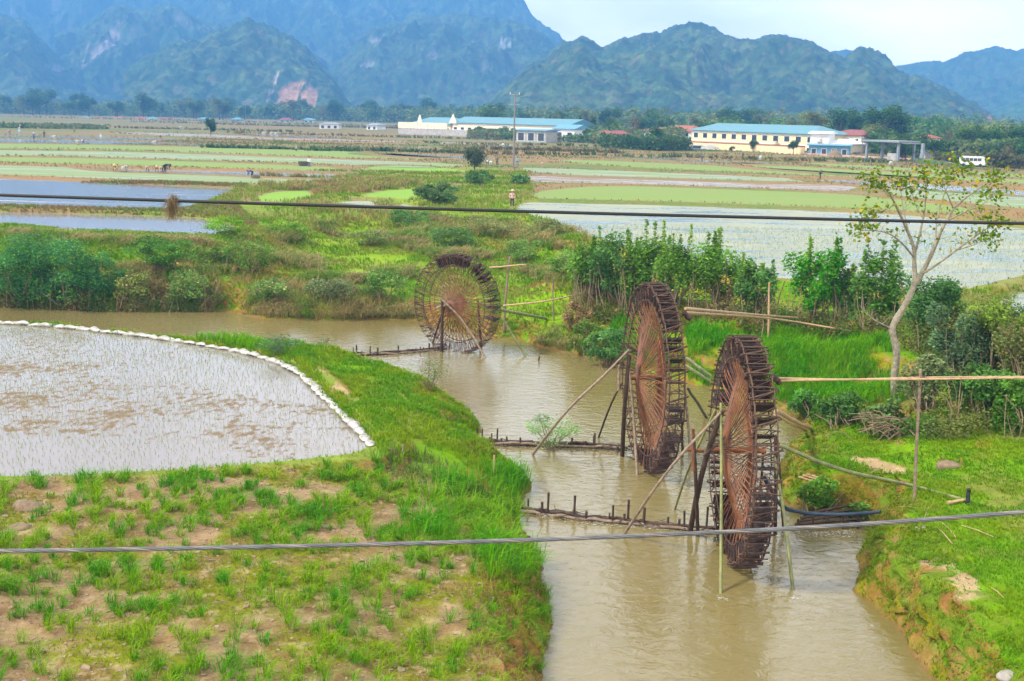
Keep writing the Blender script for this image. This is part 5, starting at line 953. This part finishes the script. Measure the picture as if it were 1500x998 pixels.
def person(px,py,hpx,pose,shirt,trou,hat,label,rz=0.,group=None,extra=None):
    p=GP(px,py);t=empty('person',p,label,'person',group,rz);J=POSE[pose];names=list(J)
    full=1.68 if pose!='bend' else 1.12;s=np.clip(hpx/FP*np.linalg.norm(p-CP)/full,.85,1.35);t.scale=(s,)*3
    E=[('pel','ch'),('ch','nk'),('nk','hd'),('pel','hipL'),('hipL','knL'),('knL','ftL'),('pel','hipR'),('hipR','knR'),('knR','ftR'),('ch','shL'),('shL','elL'),('elL','haL'),('ch','shR'),('shR','elR'),('elR','haR')]
    rad=dict(pel=.13,ch=.15,nk=.06,hd=.10,hipL=.095,hipR=.095,knL=.062,knR=.062,ftL=.045,ftR=.045,shL=.065,shR=.065,elL=.048,elR=.048,haL=.035,haR=.035)
    me=bpy.data.meshes.new('person');V=[J[n] for n in names];e=[(names.index(a),names.index(b)) for a,b in E]
    for f in('ftL','ftR'):
        V.append((J[f][0],J[f][1]-.17,.04));e.append((names.index(f),len(V)-1))
    for hname in('haL','haR'):
        V.append(tuple(np.array(J[hname])+(0,-.06,-.07)));e.append((names.index(hname),len(V)-1))
    V.append(tuple(np.array(J['hd'])+(0,-.01,.1) if pose!='bend' else np.array(J['hd'])+(0,-.08,-.03)));e.append((names.index('hd'),len(V)-1))
    me.from_pydata(V,e,[]);o=bpy.data.objects.new('tmp',me);COL.objects.link(o);m=o.modifiers.new('s','SKIN');o.modifiers.new('b','SUBSURF').levels=1
    for i,n in enumerate(names+['x']*5): r=rad.get(n,.04 if i<len(V)-1 else .085);me.skin_vertices[0].data[i].radius=(r,r)
    me.skin_vertices[0].data[0].use_root=True
    dg=bpy.context.evaluated_depsgraph_get();bm_=bpy.data.meshes.new_from_object(o.evaluated_get(dg));bpy.data.objects.remove(o)
    for c in(SKIN,cloth(shirt),cloth(trou)): bm_.materials.append(c)
    JJ=np.array([V[i] for i in range(len(V))]);EE=np.array(e);cls=[]
    for a,b in e:
        na=names[a] if a<len(names) else '';nb=names[b] if b<len(names) else ''
        if a<len(names) and (na.startswith('ft') or na.startswith('ha') or na=='hd') : cls.append(0)
        elif nb=='hd': cls.append(0)
        elif na=='pel' and nb=='ch' or nb in('nk','shL','shR','elL','elR','haL','haR'): cls.append(1)
        else: cls.append(2)
    cls=np.array(cls)
    for f in bm_.polygons:
        c=np.array(f.center);A=JJ[EE[:,0]];B=JJ[EE[:,1]];ab=B-A;u=np.clip(((c-A)*ab).sum(1)/(ab*ab).sum(1),0,1);d=np.linalg.norm(c-A-u[:,None]*ab,axis=1);f.material_index=int(cls[d.argmin()]);f.use_smooth=True
    ob=bpy.data.objects.new('body',bm_);put(ob,t);h=np.array(J['hd'])
    if hat:
        hb=MB()
        if hat=='cone': hb.lathe([(.001,.17),(.1,.11),(.21,.0),(.21,-.012),(.09,.06)],n=16)
        else: hb.lathe([(.001,.12),(.07,.11),(.105,.05),(.11,-.02),(.19,-.04),(.19,-.05)],n=14)
        ho=hb.obj('hat',{'cone':cloth((.5,.42,.28)),'dark':cloth((.05,.05,.06)),'white':cloth((.75,.75,.75))}[hat],t,True);ho.location=h+(0,-.02,.1) if pose!='bend' else h+(0,-.08,.06)
        if pose=='bend': ho.rotation_euler=(.8,0,0)
    elif True: 
        hr=MB().lathe([(.001,.1),(.07,.085),(.1,.03),(.1,-.04)],n=12).obj('hair',cloth((.02,.018,.016)),t,True);hr.location=h+(0,.015,.05)
    return t
K=(.03,.03,.035);BL=(.07,.12,.25);PK=(.55,.22,.22);GY=(.35,.35,.36);WH=(.7,.72,.75);RDc=(.55,.05,.05);YL=(.75,.45,.02)
P_=[(750,304,24,'stand',(.62,.36,.34),K,'cone','farmer in pink and white top, dark trousers and cone hat standing with hands on hips',.1),
(168,251.5,11,'bend',YL,K,'cone','leftmost farmer of the planting row, bending in a yellow coat',.4),(187,252,10,'bend',(.6,.5,.5),GY,'cone','bending farmer in pale pink top beside a white sack',-.3),(216,253,9,'bend',GY,K,'cone','bending farmer in grey top in the middle of the planting row',.2),(230,253.5,11,'bend',RDc,K,'cone','bending farmer in bright red top near the dark figure',.3),(237,254,9,'bend',(.5,.45,.4),K,'cone','small bending farmer with pale hat between red top and dark figure',-.2),(242,254,14,'bend',K,K,'dark','dark dressed figure standing stooped at the right of the planting row',1.3),
(369,262,13,'bend',BL,K,None,'stooping farmer in blue grey clothes reaching toward a seedling basket',-1.),(453,246,15,'stand',WH,BL,'dark','farmer in white and navy shirt standing beside a dark basket',0),(434,223.5,8,'stand',(.5,.42,.25),K,'cone','small farmer in tan clothes on a distant green strip',0),
(14,198,9,'bend',(.6,.2,.15),BL,'cone','bending farmer in red at the far left edge of the wet strip',0),(29,200,11,'stand',(.35,.55,.7),GY,'white','distant farmer in light blue at the far left',0),(50,206,10,'stand',BL,K,'white','distant farmer in blue and dark beside the wet strip',0),(65,202,9,'stand',K,K,'dark','distant dark dressed farmer right of the one in blue',0),(31,189,6,'bend',RDc,K,'cone','tiny farmer in red on the brown far field',0),(109,195,7,'stand',(.35,.2,.12),K,'cone','tiny farmer in brown walking on the bund',0),
(148,206,9,'stand',WH,(.3,.5,.6),'cone','distant farmer in white and pale blue on the white water strip',0),(235,206,8,'stand',K,RDc,'cone','distant farmer with pale hat and dark red clothes on the bund',0),(122,211,6,'bend',RDc,K,'white','small bending farmer in red at the edge of the green strip',0),
(728,243,12,'stand',(.08,.09,.07),K,None,'dark green dressed farmer standing right of the round bush tree',0),(719,244,6,'bend',WH,K,'white','crouching farmer in white beside the dark green one',0),(714,243,6,'bend',K,K,'white','crouching farmer in black beside the round bush tree',0),(758,243,12,'stand',(.15,.4,.5),BL,'dark','farmer in teal shirt right of the electric pole base',0),(794,246,7,'bend',PK,PK,'cone','crouching farmer in pink on the strip right of the pole',0),
(737,218,8,'bend',WH,K,'white','tiny bending farmer in white beyond the round bush tree',0),(713,218,8,'stand',BL,K,'dark','tiny farmer in navy beyond the round bush tree',0),(1028,237,9,'stand',BL,K,'dark','tiny farmer in navy standing below the school van',0),(1088,233,8,'stand',K,K,'dark','tiny farmer in black below the school facade',0),(1113,236,8,'bend',(.4,.5,.65),WH,'white','tiny farmer in pale blue below the school facade',0),(1201,264,13,'walk',K,K,'dark','dark dressed farmer walking in the wet strip at right',.8),(1178,236,8,'bend',(.3,.2,.15),K,'cone','tiny brown farmer below the right end of the school',0)]
for a in P_: person(*a,group='farmers working in the fields')
# baskets, sacks
def small(name,px,py,mb,m,label,cat,s=1.,rz=0): 
    o=mb.obj(name,m,label=label,cat=cat);o.location=GP(px,py);o.scale=(s,)*3;o.rotation_euler=(0,0,rz);return o
bk=lambda:MB().lathe([(.01,0),(.3,0),(.42,.35),(.40,.35),(.29,.04),(.01,.04)],n=14)
small('basket',375,262.5,bk(),STEM,'seedling basket beside the stooping blue grey farmer','basket',1.4)
small('basket',444,243.5,bk(),BARKD,'dark basket left of the farmer in white and navy','basket',2.)
def sack(): u,v=np.meshgrid(np.linspace(0,math.pi,9),np.arange(10)*2*math.pi/10,indexing='ij');return MB().add(np.stack([.3*np.sin(u)**.7*np.cos(v),.25*np.sin(u)**.7*np.sin(v),.3-.3*np.cos(u)],-1).reshape(-1,3),grid_faces(9,10,True))
small('sack',182,252,sack(),WHITEB,'white sack left of the farmer in pale pink','sack',1.3)
for px,py,l in((114,212,'white bag lying on the white water strip'),(227,213,'white bag at the bund left of the green strips'),(387,199,'leftmost white bag on the far brown bund'),(398,199,'middle white bag on the far brown bund'),(405,199.5,'rightmost white bag on the far brown bund'),(80,205,'small light blue bucket on the wet strip'),(1305,243,'white tarpaulin heap on the bund before the canopy'),(1284,259,'pale sack on the bund edge of the wet strip'),(265,190,'white scrap on the far brown field')):
    small('sack',px,py,sack(),WHITEB,l,'bag',np.clip(GP(px,py)[1]/150,1,2.2))
# litter on the right lawn
for px,py,px_,py_,l in((1340,735,1350,742,'thin split bamboo stick at the foot of the grey brown post'),(1318,744,1345,748,'pale bamboo stick lying left of the pale scrap'),(1352,768,1360,745,'upright tilted thin stick on the lawn'),(1370,772,1395,800,'thin straw coloured stick below the twisted cable'),(1380,768,1400,790,'second thin stick right of the pale scrap'),(1408,772,1455,790,'long thin stick lying on the lawn at right'),(1450,862,1470,880,'short stick above the bare soil patch'),(1270,698,1290,690,'short twig on the mound'),(1290,800,1330,805,'thin twig above the bank edge')):
    a=GP(px,py,.03);b=GP(px_,py_,.05);MB().tube([(0,0,0),(b-a)/2+(0,0,.03),b-a],.012,5).obj('stick',BAMT,label=l,cat='stick',group='sticks scattered on the lawn').location=a
small('board_scrap',1350,774,MB().box((0,0,.02),(.28,.16,.02)),WHITEB,'small pale board scrap on the lawn','board',1,.4)
for k,(px,py) in enumerate(((1180,703),(1186,702),(1192,701))): small('wood_slat',px,py,MB().box((0,0,.03),(.5,.07,.03)),BAMT,['left','middle','right'][k]+' slat of the three on the mound','slat',1,-.9)
for px,py,s,l in((1478,992,.16,'pale whitish rock at the bottom right corner'),(40,745,.3,'brown soil lump at the left field edge'),(28,776,.22,'smaller soil lump at the left field edge'),(65,745,.18,'pale flat lump right of the brown one'),(1390,685,.3,'brown soil mound on the lawn behind the post'),(1283,690,.12,'small stone on the mound'),(888,0,0,'')):
    if not s: continue
    u,v=np.meshgrid(np.linspace(0,math.pi,12),np.arange(16)*2*math.pi/16,indexing='ij');r=1+.5*(fbm(u*2+px,np.cos(v)*1.3+np.sin(v)*.9+4,4,int(px))-.5)
    o=MB().add(np.stack([r*np.sin(u)*np.cos(v)*1.4,r*np.sin(u)*np.sin(v),r*.7*np.cos(u)],-1).reshape(-1,3)*s,grid_faces(12,16,True)).obj('rock',plain('stone',(.23,.16,.1) if px!=1478 else (.36,.32,.28),.95,.35,5,.5),None,True,label=l,cat='rock');o.location=GP(px,py)
# ------------------------------------------------------------------ light, sky, haze
w=bpy.data.worlds.new('World');S.world=w;w.use_nodes=True;nt=w.node_tree;bg=nt.nodes['Background']
SE,SA=R(50),R(252)
sk=nt.nodes.new('ShaderNodeTexSky');sk.sky_type='NISHITA';sk.sun_disc=False;sk.sun_elevation=SE;sk.sun_rotation=SA;sk.dust_density=2.
tc=nt.nodes.new('ShaderNodeTexCoord');cl=noise(nt,2.2,6,.55,vec=tc.outputs['Generated'],stretch=(1,1,3))
cc=ramp(nt,cl,[(.38,(24,22.6,20.6)),(.62,(42,39.4,35.6))])
sp=nt.nodes.new('ShaderNodeSeparateXYZ');nt.links.new(tc.outputs['Generated'],sp.inputs[0])
cc=mix(nt,1.,cc,ramp(nt,sp.outputs[2],[(.0,(1,1,1)),(.12,(.92,.92,.92)),(.4,(.7,.7,.7)),(1,(.13,.13,.13))]),'MULTIPLY')
nt.links.new(mix(nt,.9,sk.outputs[0],cc),bg.inputs[0]);bg.inputs[1].default_value=.105
ld=bpy.data.lights.new('sun','SUN');ld.energy=4.8;ld.angle=R(7);ld.color=(1,.96,.9);lo=bpy.data.objects.new('sun',ld);COL.objects.link(lo)
dv=Vector((math.sin(SA)*math.cos(SE),math.cos(SA)*math.cos(SE),math.sin(SE)));lo.rotation_euler=dv.to_track_quat('Z','Y').to_euler()
hm,nt,b=newmat('haze');nt.nodes.remove(b);pv=nt.nodes.new('ShaderNodeVolumePrincipled');pv.inputs['Color'].default_value=(.15,.45,1.,1);pv.inputs['Density'].default_value=HAZE;pv.inputs['Anisotropy'].default_value=0.1
nt.links.new(pv.outputs[0],nt.nodes['Material Output'].inputs['Volume'])
MB().box((0,1650,292),(8400,4100,610)).obj('haze',hm,kind='stuff')
S.view_settings.view_transform='Standard';S.view_settings.look='None';S.view_settings.gamma=1;S.view_settings.exposure=EXPO
S.cycles.use_denoising=True;S.cycles.max_bounces=6;S.cycles.volume_bounces=0;S.cycles.diffuse_bounces=3;S.cycles.glossy_bounces=3;S.cycles.transparent_max_bounces=6
S.cycles.use_adaptive_sampling=True;S.cycles.adaptive_threshold=.02
